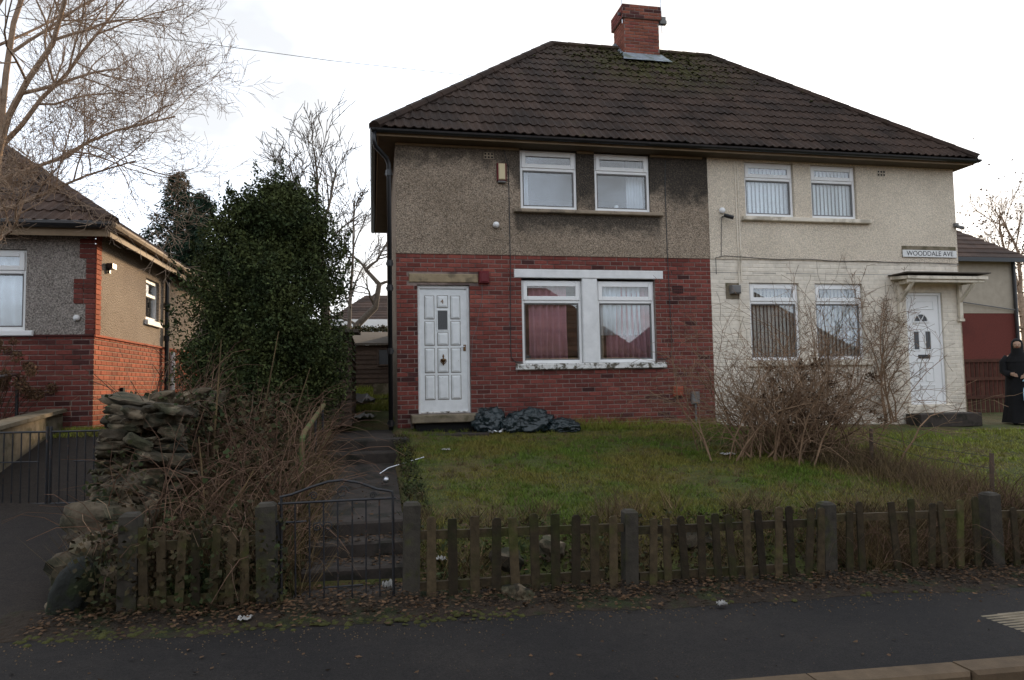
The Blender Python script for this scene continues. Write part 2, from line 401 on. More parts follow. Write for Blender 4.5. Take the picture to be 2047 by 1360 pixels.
def grid(name, x0, x1, nx, y0, y1, ny, fz, m, kind='structure'):
    xs = np.linspace(x0, x1, nx+1); ys = np.linspace(y0, y1, ny+1)
    v = [(x, y, fz(x, y)) for y in ys for x in xs]
    f = [(j*(nx+1)+i, j*(nx+1)+i+1, (j+1)*(nx+1)+i+1, (j+1)*(nx+1)+i) for j in range(ny) for i in range(nx)]
    return npmesh(name, np.array(v), np.array(f), m, None, kind, True)
g = MB(); g.quad((-1500, -1500, -1.2), (1500, -1500, -1.2), (1500, 1500, -1.2), (-1500, 1500, -1.2)); g.build('ground', MT['lawn'], kind='structure')
grid('road', -60, 60, 60, -3.4, 3.36, 4, lambda x, y: pz(x)-.115+.03*(1-abs(y)/3.4), MT['asphalt'])
grid('pavement', -60, 60, 120, 3.50, 5.2, 4, lambda x, y: pz(x)+.002, MT['asphalt'])
grid('opposite_pavement', -60, 60, 60, -5.2, -3.5, 2, lambda x, y: pz(x)+.002, MT['asphalt'])
grid('opposite_garden', -60, 60, 60, -60, -5.2, 20, lambda x, y: pz(x)-.02, MT['lawn'])
grid('garden_lawn', -1.96, 30, 260, 5.2, 11.9, 70, gh, MT['lawn'])
grid('driveway', -40, -1.90, 90, 5.2, 11.9, 40, lambda x, y: dh(x, y) - (.0 if x < -2.1 else .12), MT['drive'])
def bh(x, y):
    b = 1.0 if x < -2 else .74
    z = b + (y-11.85)*(1.55-b)/5.6 if y < 17.5 else 1.55+(y-17.5)*.045
    if x > 10: z = lerp(z, .5+.03*(y-11), (x-10)/3)
    return z
grid('back_garden', -60, 90, 150, 11.85, 140, 128, bh, MT['lawn'])
# kerb stones
kb = MB(); kb.cbox(-.455, .455, 0, .15, -.2, 0, .02); kme = kb.mesh('kerb_stone', MT['kerb'])
kt = thing('kerb', 'worn stone kerb along the pavement edge', 'kerb', (0, 3.36, 0)); kt['kind'] = 'structure'
for i in range(-14, 15):
    x = i*.92; link('kerb_stone', kme, kt, (x, 3.36, pz(x)+.012+U(-.004, .004)), rot=(0, math.atan(.028), U(-.006, .006)))
# garden path with two flights of steps
pt = thing('garden_path', 'dark concrete path with steps rising from the gate to the house', 'path', (-.12, 5.6, 0)); pt['kind'] = 'structure'
def step(x0, x1, y0, y1, z0, z1, m='concrete'):
    b = MB(); b.cbox(x0, x1, y0, y1, z0, z1, .018); o = b.build('step', MT[m], pt); return o
step(-.56, .27, 5.66, 6.06, -.3, .14); step(-.55, .265, 6.0, 6.32, -.2, .26); step(-.555, .27, 6.26, 6.6, -.1, .38)
b = MB(); b.add([(-.55, 6.6, .38), (.26, 6.6, .38), (.30, 9.72, .5), (-.56, 9.72, .5), (-.55, 6.6, .1), (.26, 6.6, .1), (.30, 9.72, .2), (-.56, 9.72, .2)],
                [(0, 1, 2, 3), (0, 3, 7, 4), (1, 5, 6, 2), (0, 4, 5, 1)]); b.build('path_slab', MT['concrete'], pt)
step(-.62, .34, 9.70, 10.1, .2, .65); step(-.66, .50, 10.0, 10.42, .2, .80)
for x0, x1, y0, y1 in ((-.66, .36, 10.424, 12.2), (-.66, .36, 12.204, 14.0), (.364, 1.75, 10.60, 11.38)):
    b = MB(); b.cbox(x0, x1, y0, y1, .3, .797+U(-.003, .003), .006); b.build('paving_slab', MT['concrete'], pt)
b = MB(); b.cbox(-.62, .28, 5.2, 5.65, -.25, .012, .01); b.build('path_slab', MT['concrete'], pt)
# mossy verge between the pavement and the fence
def verge(x, y): return pz(x)+.006+.035*sm((y-4.72-.12*noise.noise((x*1.3, 0, 7)))/.45)+.02*max(0, noise.noise((x*4, y*4, 1)))
vv = []; nxv = 700
for j in range(11):
    for i in range(nxv+1):
        x = -2.35+16*i/nxv; y0 = 4.74+.09*noise.noise((x*1.2, 0, 5))+.05*noise.noise((x*6, 0, 2))+.025*noise.noise((x*19, 0, 8)); y = y0+(5.26-y0)*j/10
        vv.append((x, y, pz(x)+.0035 if j == 0 else verge(x, y)+.012*abs(noise.noise((x*14, y*14, 0)))))
npmesh('verge', np.array(vv), np.array([(j*(nxv+1)+i, j*(nxv+1)+i+1, (j+1)*(nxv+1)+i+1, (j+1)*(nxv+1)+i) for j in range(10) for i in range(nxv)]), MT['soil'], None, 'structure', True)
v = MB()
for i in range(420):
    x = U(-2.1, 1.0) if rnd.random() < .7 else U(-2.1, 12); y = rnd.gauss(4.80, .045); z = verge(x, y); r = U(.01, .028)
    v.lathe((x, y, z-.004), [(r, 0), (r*.8, r*.3), (r*.3, r*.5)], 5)
v.build('moss_edge', MT['moss'], kind='stuff')

# ------------------------------------------------------------------ wall helpers
def wall_holes(mb, x0, x1, z0, z1, holes, y, reveal=.10):
    xs = sorted({x0, x1, *[q for h in holes for q in h[:2]]}); zs = sorted({z0, z1, *[q for h in holes for q in h[2:]]})
    xs = [q for q in xs if x0 <= q <= x1]; zs = [q for q in zs if z0 <= q <= z1]
    for a, b_ in zip(xs, xs[1:]):
        for c, d in zip(zs, zs[1:]):
            mx, mz = (a+b_)/2, (c+d)/2
            if any(h[0] < mx < h[1] and h[2] < mz < h[3] for h in holes): continue
            mb.quad((a, y, c), (b_, y, c), (b_, y, d), (a, y, d))
    for h0, h1, h2, h3 in holes:
        h2_, h3_ = max(h2, z0), min(h3, z1)
        if h3_ <= h2_: continue
        mb.quad((h0, y, h2_), (h0, y, h3_), (h0, y+reveal, h3_), (h0, y+reveal, h2_))
        mb.quad((h1, y+reveal, h2_), (h1, y+reveal, h3_), (h1, y, h3_), (h1, y, h2_))
        if h3 <= z1: mb.quad((h0, y, h3), (h1, y, h3), (h1, y+reveal, h3), (h0, y+reveal, h3))
        if h2 >= z0: mb.quad((h0, y+reveal, h2), (h1, y+reveal, h2), (h1, y, h2), (h0, y, h2))
def brick_cells(x0, x1, z0, z1, holes, gauge=.0744, pitch=.225, joint=.0135):
    n = int(round((z1-z0)/gauge)); g_ = (z1-z0)/n
    for r in range(n):
        a, b_ = z0+r*g_+joint/2, z0+(r+1)*g_-joint/2; zc = (a+b_)/2
        segs = [(x0, x1)]
        for h in holes:
            if h[2]-.02 < zc < h[3]+.02:
                new = []
                for s0, s1 in segs:
                    if h[1] <= s0 or h[0] >= s1: new.append((s0, s1)); continue
                    if h[0] > s0: new.append((s0, h[0]))
                    if h[1] < s1: new.append((h[1], s1))
                segs = new
        off = (r % 2)*pitch/2
        for s0, s1 in segs:
            k = math.floor((s0-off)/pitch)
            while off+k*pitch < s1:
                c, d = off+k*pitch+joint/2, off+(k+1)*pitch-joint/2
                if off+k*pitch < s0: c = s0+.002
                if off+(k+1)*pitch > s1: d = s1-.002
                if d-c > .03: yield (c, d, a, b_)
                k += 1
_bm = {}
def brick_mesh(mname, h):
    key = (mname, round(h, 4))
    if key not in _bm:
        b = MB(); b.cbox(-.5, .5, -.009, .008, -h/2, h/2, .0045); _bm[key] = b.mesh('brick', MT[mname])
    return _bm[key]
def brick_field(part, x0, x1, z0, z1, holes, y, pick, limit=300, key=None, rot=0, xw=None):
    """pick(xc,zc) -> material name.  Bricks past the limit are joined."""
    cells = list(brick_cells(x0, x1, z0, z1, holes)); cells.sort(key=key or (lambda c: -round((c[1]-c[0])*200)/200*1.0 + c[0]*.02))
    rest = {}
    for i, (a, b_, c, d) in enumerate(cells):
        mname = pick((a+b_)/2, (c+d)/2); dy = U(-.0025, .002)
        if i < limit:
            if rot == 0: loc = ((a+b_)/2, y+dy, (c+d)/2); ro = (0, U(-.004, .004), 0)
            else: loc = (xw-dy, (a+b_)/2, (c+d)/2); ro = (0, 0, math.pi/2)
            link('brick', brick_mesh(mname, d-c), part, loc, rot=ro, scale=(b_-a, 1, 1))
        else:
            mb = rest.setdefault(mname, MB())
            if rot == 0: mb.cbox(a, b_, y-.009+dy, y+.008, c, d, .0045)
            else:
                t_ = MB(); t_.cbox(a, b_, -.009, .008, c, d, .0045); mb.add([(xw-q[1], q[0], q[2]) for q in t_.v], t_.f)
    for mname, mb in rest.items(): mb.build('brickwork', MT[mname], part, 'stuff')

def frame_ring(mb, x0, x1, z0, z1, y0, y1, w, wb=None, wt=None):
    wb = wb or w; wt = wt or w
    mb.cbox(x0, x0+w, y0, y1, z0, z1, .006); mb.cbox(x1-w, x1, y0, y1, z0, z1, .006)
    mb.cbox(x0+w+.0006, x1-w-.0006, y0+.001, y1, z0, z0+wb, .006); mb.cbox(x0+w+.0006, x1-w-.0006, y0+.001, y1, z1-wt, z1, .006)
def upvc_window(house, x0, x1, z0, z1, y, zt, label=None):
    f = MB(); frame_ring(f, x0, x1, z0, z1, y, y+.06, .045, .055)
    f.cbox(x0+.0456, x1-.0456, y+.001, y+.06, zt-.03, zt+.03, .006)
    w = f.build('window', MT['white'], house)
    if label: w['label'] = label
    s = MB(); frame_ring(s, x0+.03, x1-.03, zt+.018, z1-.03, y-.018, y-.0005, .07, .07); s.build('sash', MT['white'], w)
    s = MB(); frame_ring(s, x0+.0455, x1-.0455, z0+.0555, zt-.0305, y+.012, y+.05, .022); s.build('glazing_bead', MT['plasticgrey'], w)
    for a, b_, c, d, yy in ((x0+.1, x1-.1, zt+.088, z1-.1, y+.0), (x0+.067, x1-.067, z0+.077, zt-.052, y+.03)):
        p = MB(); p.box(a-.004, b_+.004, yy, yy+.004, c-.004, d+.004); p.build('pane', MT['glass'], w)
    return w

def tile_mesh_pts(ul, ur, s0, s1, uL, uR, lift0=.026, lift1=.004, roll=.15, nseg=12):
    """vertices of one double-roll tile in (u, s, h); u clamped by hip functions"""
    top = []; bot = []
    for i in range(nseg+1):
        u = ul+(ur-ul)*i/nseg; ph = (u/roll) % 1.0
        w = .026*max(0, math.cos((ph-.5)*2*math.pi*.95))**1.0 if abs(ph-.5) < .27 else 0
        top.append((u, w))
    vs = []
    for u, w in top: vs.append((min(max(u, uL(s0)), uR(s0)), s0, w+lift0))
    for u, w in top: vs.append((min(max(u, uL(s1)), uR(s1)), s1, w+lift1))
    for u, w in top: vs.append((min(max(u, uL(s0)), uR(s0)), s0+.002, w+lift0-.018))
    n = nseg+1; fs = []
    for i in range(nseg):
        fs.append((i, i+1, n+i+1, n+i)); fs.append((2*n+i, 2*n+i+1, i+1, i))
    return vs, fs
def tiled_slope(part, O, ud, sd_, L, S, uL, uR, m, stuff, tw=.30, rows=14, umin=0, umax=None):
    O = Vector(O); ud = Vector(ud); sd_ = Vector(sd_); nd = ud.cross(sd_).normalized(); gz = S/rows; umax = L if umax is None else umax
    J = MB()
    for r in range(rows):
        s0, s1 = r*gz, min(S, (r+1)*gz+.05); off = 0
        k = math.floor((umin-off)/tw)
        while off+k*tw < umax:
            a, b_ = max(umin, off+k*tw), min(umax, off+(k+1)*tw); k += 1
            if b_ <= uL(s0)+.03 or a >= uR(s0)-.03 or b_-a < .02: continue
            vs, fs = tile_mesh_pts(a, b_, s0, s1, uL, uR)
            jit = U(-.004, .006); js = U(-.010, .010) if rnd.random() > .035 else U(-.045, -.02)
            vs = [tuple(O+ud*u+sd_*(s+js)+nd*(h+jit)) for u, s, h in vs]
            if stuff: J.add(vs, fs)
            else: MB().add(vs, fs).build('tile', m, part, smooth=False)
    if stuff: J.build('roof_tiles', m, part, 'stuff')
def cap_run(part, name, A, B, m, n, r=.11):
    A, B = Vector(A), Vector(B); d = (B-A); L = d.length; d.normalize(); side = d.cross(Vector((0, 0, 1))).normalized(); up = side.cross(d)
    if up.z < 0: up = -up
    for i in range(n):
        a, b_ = A+d*(L*i/n), A+d*(L*(i+1)/n+.03); vs = []
        for p, rr in ((a, r*1.06), (b_, r*.97)):
            for j in range(7):
                an = math.pi*(j*1.5/6-.25); vs.append(tuple(p+side*rr*1.05*math.cos(an)+up*(rr*math.sin(an)*.8-.015)))
        fs = [(j, j+1, 8+j, 7+j) for j in range(6)]; fs.append(tuple(range(6, -1, -1)))
        MB().add(vs, fs).build(name, m, part)
# ------------------------------------------------------------------ the pair of houses
HX0, HXM, HX1, HY, HB, HZB, HZT = .39, 5.92, 11.09, 11.4, 18.2, 3.70, 5.535
EX0, EX1, EY, EZ, RY, RZ, RX0, RX1 = .07, 11.25, 11.03, 5.60, 14.8, 9.10, 4.0, 7.85
house = thing('brick_house', 'left half of the semi, red brick below and brown pebbledash above, white panelled door', 'house', (HX0, HY, .8))
white = thing('cream_house', 'right half of the semi, painted cream all over, with a white door under a canopy', 'house', (HX1, HY, .7))
LW = (2.469, 4.86, 1.865, 3.32); DR = (.728, 1.586, 1.08, 3.19)
b = MB(); wall_holes(b, HX0, HXM, .5, HZB, [LW, DR], HY, .18); bw = b.build('brick_wall', MT['mortar'], house)
LINT = (2.344, 5.013, 3.315, 3.469); SILL = (2.345, 5.015, 1.765, 1.868); DL = (.592, 1.736, 3.19, 3.371)
def pickb(x, z):
    n = noise.noise((x*1.3, z*1.6, 2.2))
    if z > 2.62 and x < 2.55 - .5*abs(noise.noise((z*3, 0, 1))) and (x > 1.62 or x < .62 or z > 3.42) : return 'brick_new' if rnd.random() < .8 else 'brick'
    if x < 1.7 and z < 2.6 and x < .72: return 'brick_dark' if rnd.random() < .4 else 'brick'
    if rnd.random() < .05: return 'brick_dark'
    return 'brick'
brick_field(bw, HX0, HXM, .56, HZB, [LW, DR, LINT, SILL, DL, (.6, 1.7, .5, 1.08)], HY, pickb)
b = MB(); b.box(HX0+.002, HXM-.002, HY-.004, HY-.0015, 3.452, 3.462); b.build('damp_course', MT['dark'], bw)
UW = (2.48, 3.482, 4.49, 5.525); UW2 = (3.80, 4.82, 4.49, 5.525)
b = MB(); wall_holes(b, HX0, HXM, HZB, HZT, [UW, UW2], HY-.02, .12)
b.quad((HX0, HY-.02, HZB), (HX0, HY+.05, HZB), (HXM, HY+.05, HZB), (HXM, HY-.02, HZB)); b.build('pebbledash_wall', MT['pebble'], house)
def shell(x0, x1, m, parent, outer_left, outer_right):
    b = MB()
    if outer_left: b.quad((x0, HB, .4), (x0, HY-.02, .4), (x0, HY-.02, HZT), (x0, HB, HZT))
    if outer_right: b.quad((x1, HY-.02, .4), (x1, HB, .4), (x1, HB, HZT), (x1, HY-.02, HZT))
    b.quad((x1, HB, .4), (x0, HB, .4), (x0, HB, HZT), (x1, HB, HZT)); b.build('outer_wall', MT[m], parent)
shell(HX0, HXM, 'pebble', house, True, False); shell(HXM, HX1, 'pebble_cream', white, False, True)
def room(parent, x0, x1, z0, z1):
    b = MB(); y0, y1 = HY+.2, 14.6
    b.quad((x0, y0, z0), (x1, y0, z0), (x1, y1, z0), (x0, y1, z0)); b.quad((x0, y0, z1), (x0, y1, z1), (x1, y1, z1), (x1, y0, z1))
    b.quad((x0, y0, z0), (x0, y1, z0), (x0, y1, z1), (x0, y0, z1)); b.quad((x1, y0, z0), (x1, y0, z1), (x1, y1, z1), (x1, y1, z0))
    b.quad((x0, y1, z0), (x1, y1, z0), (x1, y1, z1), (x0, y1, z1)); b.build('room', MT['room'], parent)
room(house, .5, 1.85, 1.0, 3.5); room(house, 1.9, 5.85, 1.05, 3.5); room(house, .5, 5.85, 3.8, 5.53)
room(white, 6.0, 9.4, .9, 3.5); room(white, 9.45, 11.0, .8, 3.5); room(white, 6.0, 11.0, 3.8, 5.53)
# lintels, sills, mullion of the brick house
def block(name, m, x0, x1, y0, y1, z0, z1, parent, c=.012):
    b = MB(); b.cbox(x0, x1, y0, y1, z0, z1, c); return b.build(name, MT[m], parent)
block('window_lintel', 'whitepaint', LINT[0], LINT[1], HY-.022, HY+.1, LINT[2]+.005, LINT[3]-.003, house)
block('window_sill', 'sillwhite', SILL[0], SILL[1], HY-.075, HY+.1, SILL[2]+.003, SILL[3], house)
block('mullion', 'whitepaint', 3.53, 3.80, HY-.014, HY+.16, SILL[3]+.001, LINT[2]+.003, house)
block('door_lintel', 'stone', DL[0], DL[1], HY-.018, HY+.1, 3.226, DL[3], house)
block('door_step', 'concrete_light', .60, 1.70, HY-.36, HY-.004, .95, 1.075, house)
block('step_shade', 'dark', .66, 1.66, HY-.27, HY-.004, .70, .949, house)  # near-black block painting the shaded recess beneath the step
block('window_sill', 'sillbrown', 2.354, 5.023, HY-.11, HY+.1, 4.425, 4.487, house)
upvc_window(house, 2.485, 3.478, 4.50, 5.518, HY+.015, 5.20); upvc_window(house, 3.805, 4.815, 4.50, 5.518, HY+.015, 5.20)
upvc_window(house, 2.475, 3.525, 1.873, 3.285, HY+.06, 2.93); upvc_window(house, 3.805, 4.855, 1.873, 3.285, HY+.06, 2.93)
# front door of the brick house
def dX(zx): return .728+(zx-185)/363*.858
def dZ(zy): return 3.191-(zy-235)/860*2.083
yd = HY+.07
b = MB(); frame_ring(b, DR[0]+.002, DR[1]-.002, 1.08, 3.186, yd-.02, yd+.08, .040, .03, .055); door = b.build('door_frame', MT['whitepaint'], house)
b = MB(); b.box(dX(203), dX(532), yd+.004, yd+.05, 1.112, dZ(262)); door = b.build('door', MT['doorpaint'], house); door['label'] = 'white front door with small moulded panels and the number 4'
ym = yd+.004
cols = ((237, 300), (325, 396), (418, 482)); rows = ((310, 465), (485, 645), (668, 830), (852, 1012))
for ci, (a, b_) in enumerate(cols):
    for ri, (c, d) in enumerate(rows):
        cells = [(c, d)]
        if ci == 1 and ri == 0: cells = [(308, 388)]
        if ci == 1 and ri == 1: cells = [(562, 645)]
        for c2, d2 in cells:
            x0, x1, z1, z0 = dX(a), dX(b_), dZ(c2), dZ(d2)
            g_ = MB(); g_.box(x0-.008, x1+.008, ym-.0015, ym-.0005, z0-.008, z1+.008); gp = g_.build('groove', MT['soffit'], door)
            p = MB(); p.cbox(x0, x1, ym-.016, ym-.0005, z0, z1, .014)
            p.cbox(x0+.022, x1-.022, ym-.024, ym-.0165, z0+.022, z1-.022, .007); p.build('panel', MT['doorpaint'], door)
b = MB(); frame_ring(b, dX(318), dX(402), dZ(548), dZ(402), ym-.014, ym-.0005, .02); b.build('glazing_frame', MT['doorpaint'], door)
b = MB(); b.box(dX(325), dX(395), ym-.006, ym-.0005, dZ(541), dZ(409)); b.build('frosted_pane', MT['frosted'], door)
def text(name, s, size, loc, m, parent, depth=.002, rot=(R(90), 0, 0), sx=1):
    cv = bpy.data.curves.new(name, 'FONT'); cv.body = s; cv.size = size; cv.align_x = 'CENTER'; cv.align_y = 'CENTER'; cv.extrude = depth
    tmp = bpy.data.objects.new('tmp', cv); COL.objects.link(tmp); bpy.context.view_layer.update()
    me = bpy.data.meshes.new_from_object(tmp.evaluated_get(bpy.context.evaluated_depsgraph_get())); bpy.data.objects.remove(tmp)
    me.materials.clear(); me.materials.append(MT[m])
    return link(name, me, parent, loc, rot=rot, scale=(sx, 1, 1))
text('number', '4', .105, (dX(357), ym-.027, dZ(349)), 'brass', door)
b = MB(); b.cbox(dX(503), dX(521), ym-.012, ym-.0005, dZ(686), dZ(643), .003); hp = b.build('handle_plate', MT['brass'], door)
b = MB(); b.tube([(dX(511), ym-.012, dZ(655)), (dX(511), ym-.045, dZ(655)), (dX(500), ym-.05, dZ(656)), (dX(478), ym-.047, dZ(662))], .007, 6); b.build('lever', MT['steel'], hp)
kx, kz = dX(361), dZ(748)
b = MB(); b.lathe((kx, ym-.03, kz-.085), [(.004, 0), (.014, .02), (.008, .035), (.03, .06), (.042, .09), (.040, .105), (.012, .115), (.010, .135), (.017, .15), (.004, .185)], 10)
b.tube([(kx-.04, ym-.03, kz+.02), (kx-.048, ym-.045, kz-.02), (kx-.02, ym-.055, kz-.055), (kx+.02, ym-.055, kz-.055), (kx+.048, ym-.045, kz-.02), (kx+.04, ym-.03, kz+.02)], .006, 6)
b.build('knocker', MT['brass'], door)
b = MB(); b.cbox(dX(206), dX(530), ym-.03, ym, 1.084, 1.112, .006); b.build('weather_bar', MT['sillwhite'], door)
# ---- cream house front
RL1, RL2 = (6.665, 7.663, 1.87, 3.28), (7.986, 8.98, 1.87, 3.28); RD = (9.902, 10.699, .98, 3.124)
b = MB(); wall_holes(b, HXM, HX1, .35, HZB, [RL1, RL2, RD], HY, .12); rw = b.build('brick_wall', MT['paint_mortar'], white)
brick_field(rw, HXM, HX1, .42, HZB, [RL1, RL2, RD, (6.56, 9.1, 1.76, 1.87), (9.75, 10.85, .4, .98)], HY+.005, lambda x, z: 'paint_brick', 300)
b = MB(); b.box(HXM+.002, HX1-.01, HY-.006, HY-.0015, 3.452, 3.460); b.build('damp_course', MT['plasticgrey'], rw)
RU1, RU2 = (6.646, 7.638, 4.49, 5.50), (7.988, 8.941, 4.49, 5.50)
b = MB(); wall_holes(b, HXM, HX1, HZB, HZT, [RU1, RU2], HY-.022, .12)
b.quad((HXM, HY-.022, HZB), (HXM, HY+.05, HZB), (HX1, HY+.05, HZB), (HX1, HY-.022, HZB)); b.build('pebbledash_wall', MT['pebble_cream'], white)
block('window_sill', 'cream', 6.546, 9.17, HY-.11, HY+.1, 4.40, 4.478, white)
block('window_sill', 'cream', 6.56, 9.10, HY-.07, HY+.1, 1.762, 1.866, white)
upvc_window(white, 6.65, 7.634, 4.495, 5.495, HY+.03, 5.20); upvc_window(white, 7.992, 8.937, 4.495, 5.495, HY+.03, 5.20)
upvc_window(white, 6.67, 7.658, 1.875, 3.275, HY+.05, 2.93); upvc_window(white, 7.99, 8.976, 1.875, 3.275, HY+.05, 2.93)
b = MB()
for x in (6.45, 6.50): b.box(x, x+.018, HY-.036, HY-.0235, 2.2 if x < 6.46 else 3.3, 5.5)
b.build('cable_conduit', MT['cream'], white)
yd = HY+.05
def eX(zx): return 9.902+(zx-215)/265*.797
def eZ(zy): return 3.124-(zy-385)/690*2.114
b = MB(); frame_ring(b, RD[0]+.002, RD[1]-.002, 1.0, 3.12, yd-.02, yd+.06, .05); b.build('door_frame', MT['white'], white)
b = MB(); b.box(RD[0]+.054, RD[1]-.054, yd+.004, yd+.045, 1.05, 3.065); d2 = b.build('door', MT['white'], white); d2['label'] = 'white plastic front door with a fanlight and two narrow panes'
ym = yd+.004
def fan(cx_, cz, r0, r1, y0, y1, n=10):
    f = MB(); vs = []
    for i in range(n+1):
        a = math.pi*i/n
        for r, y in ((r0, y0), (r1, y0), (r1, y1), (r0, y1)): vs.append((cx_+r*math.cos(a), y, cz+r*math.sin(a)*.95))
    fs = []
    for i in range(n):
        for j in range(4): fs.append((i*4+j, i*4+(j+1) % 4, i*4+4+(j+1) % 4, i*4+4+j))
    f.add(vs, fs); return f
cxx, czz = eX(328), eZ(563)
fan(cxx, czz, .001, .145, ym-.004, ym-.0005).build('fanlight_pane', MT['frosted'], d2)
f = fan(cxx, czz, .14, .175, ym-.02, ym-.0003); f.cbox(cxx-.19, cxx+.19, ym-.02, ym-.0003, czz-.03, czz, .006)
for a in (60, 120): f.tube([(cxx, ym-.01, czz), (cxx+.145*math.cos(R(a)), ym-.01, czz+.138*math.sin(R(a)))], .009, 5)
f = fan(cxx, czz, .035, .055, ym-.014, ym-.004, 8).v and f; f.build('fanlight_frame', MT['white'], d2)
for a, c in ((272, 308), (357, 393)):
    b = MB(); b.box(eX(a), eX(c), ym-.004, ym-.0005, eZ(737), eZ(628)); b.build('frosted_pane', MT['frosted'], d2)
    b = MB(); frame_ring(b, eX(a)-.025, eX(c)+.025, eZ(737)-.03, eZ(628)+.03, ym-.014, ym-.0003, .025); b.build('pane_frame', MT['white'], d2)
b = MB(); b.cbox(eX(298), eX(383), ym-.014, ym-.0005, eZ(794), eZ(770), .004); b.build('letter_plate', MT['black'], d2)
for a, c in ((258, 322), (344, 408)):
    b = MB(); frame_ring(b, eX(a), eX(c), eZ(935), eZ(812), ym-.012, ym-.0005, .018); b.build('panel_moulding', MT['white'], d2)
b = MB(); frame_ring(b, eX(258), eX(408), eZ(1050), eZ(958), ym-.012, ym-.0005, .018); b.build('panel_moulding', MT['white'], d2)
b = MB(); frame_ring(b, eX(240), eX(428), eZ(490), eZ(436), ym-.012, ym-.0005, .018); b.build('panel_moulding', MT['white'], d2)
block('door_threshold', 'cream', 9.80, 10.80, HY-.05, HY+.05, .84, .998, white)
block('door_step', 'concrete', 9.72, 11.03, HY-.42, HY-.052, .60, .845, white)
# canopy with brackets
cy0 = HY-.46
b = MB(); b.add([(9.57, HY-.01, 3.36), (11.30, HY-.01, 3.36), (11.30, cy0, 3.32), (9.57, cy0, 3.32), (9.57, HY-.01, 3.42), (11.30, HY-.01, 3.42), (11.30, cy0, 3.375), (9.57, cy0, 3.375)],
                [(0, 1, 2, 3), (7, 6, 5, 4), (3, 2, 6, 7), (0, 3, 7, 4), (1, 5, 6, 2)]); can = b.build('canopy', MT['cream'], white)
b = MB(); b.box(9.53, 11.34, cy0-.03, HY-.01, 3.425, 3.445); b.build('canopy_felt', MT['felt'], can)
block('canopy_trim', 'cream', 9.60, 11.27, cy0+.04, cy0+.07, 3.26, 3.322, can)
for x in (9.70, 11.02):
    b = MB(); b.box(x, x+.07, HY-.07, HY-.012, 2.62, 3.30); b.box(x+.002, x+.068, cy0+.08, HY-.07, 3.26, 3.325)
    b.add([(x+.01, HY-.07, 3.0), (x+.06, HY-.07, 3.0), (x+.06, cy0+.12, 3.26), (x+.01, cy0+.12, 3.26), (x+.01, HY-.07, 2.93), (x+.06, HY-.07, 2.93), (x+.06, cy0+.05, 3.26), (x+.01, cy0+.05, 3.26)],
          [(0, 1, 2, 3), (4, 7, 6, 5), (0, 3, 7, 4), (1, 5, 6, 2)])
    b.box(x-.02, x+.09, HY-.08, HY-.011, 2.57, 2.619); b.build('bracket', MT['cream'], can)
# ---- eaves
def eaves(parent, x0, x1, left, right):
    b = MB(); b.box(x0, x1, EY+.05, HY-.02, HZT, HZT+.018)
    if left: b.box(EX0+.05, HX0, HY-.019, HB, HZT, HZT+.018)
    if right: b.box(HX1, EX1-.05, HY-.019, HB, HZT, HZT+.018)
    b.build('soffit', MT['soffit'] if left else MT['soffit'], parent)
    b = MB(); b.box(x0, x1, EY+.03, EY+.049, HZT-.01, EZ+.03)
    if left: b.box(EX0+.03, EX0+.049, EY+.05, HB+.3, HZT-.01, EZ+.03)
    if right: b.box(EX1-.049, EX1-.03, EY+.05, HB+.3, HZT-.01, EZ+.03)
    b.build('fascia', MT['fascia'], parent)
    b = MB(); prof = [(-.055*math.cos(R(a)), -.055*math.sin(R(a))) for a in range(0, 181, 30)]
    def run(p0, p1, dirv):
        vs = []; n = len(prof)
        for p in (p0, p1):
            for q, (u, z) in enumerate(prof): vs.append((p[0]+dirv[0]*u, p[1]+dirv[1]*u, p[2]+z))
        for p in (p0, p1):
            for q, (u, z) in enumerate(prof): vs.append((p[0]+dirv[0]*u*.9, p[1]+dirv[1]*u*.9, p[2]+z*.88))
        b.add(vs, [(i, i+1, n+i+1, n+i) for i in range(n-1)] + [(2*n+i, 3*n+i, 3*n+i+1, 2*n+i+1) for i in range(n-1)])
    run((x0-(.06 if left else 0), EY-.03, EZ+.01), (x1+(.06 if right else 0), EY-.03, EZ+.01), (0, 1))
    if left: run((EX0-.03, EY-.09, EZ+.01), (EX0-.03, HB+.3, EZ+.01), (1, 0))
    if right: run((EX1+.03, EY-.09, EZ+.01), (EX1+.03, HB+.3, EZ+.01), (-1, 0))
    b.build('gutter', MT['black'], parent)
eaves(house, EX0, HXM-.002, True, False); eaves(white, HXM+.002, EX1, False, True)
for x0, x1 in ((HX0, 2.47), (3.49, 3.79), (4.83, HXM-.1)):
    b = MB(); b.cbox(x0, x1, HY-.05, HY-.0215, HZT-.042, HZT-.003, .006); b.build('eaves_moulding', MT['fascia'], house)
# downpipe
dp = MB(); px_, py_ = .285, HY-.085
dp.tube([(EX0-.02, EY-.03, EZ-.03), (EX0-.02, EY-.03, EZ-.18), (EX0+.0, EY-.0, EZ-.26), (px_-.04, py_-.04, EZ-.36), (px_, py_, EZ-.46), (px_, py_, .84)], .037, 10)
dpo = dp.build('downpipe', MT['black'], house, smooth=True)
for z in (5.0, 3.52, 3.12, 2.1, .95):
    b = MB(); b.lathe((px_, py_, z), [(.0375, -.05), (.049, -.048), (.049, .048), (.0375, .05)], 12); b.box(px_-.06, px_+.06, py_+.03, py_+.06, z-.02, z+.02); b.build('pipe_bracket', MT['black'], dpo)
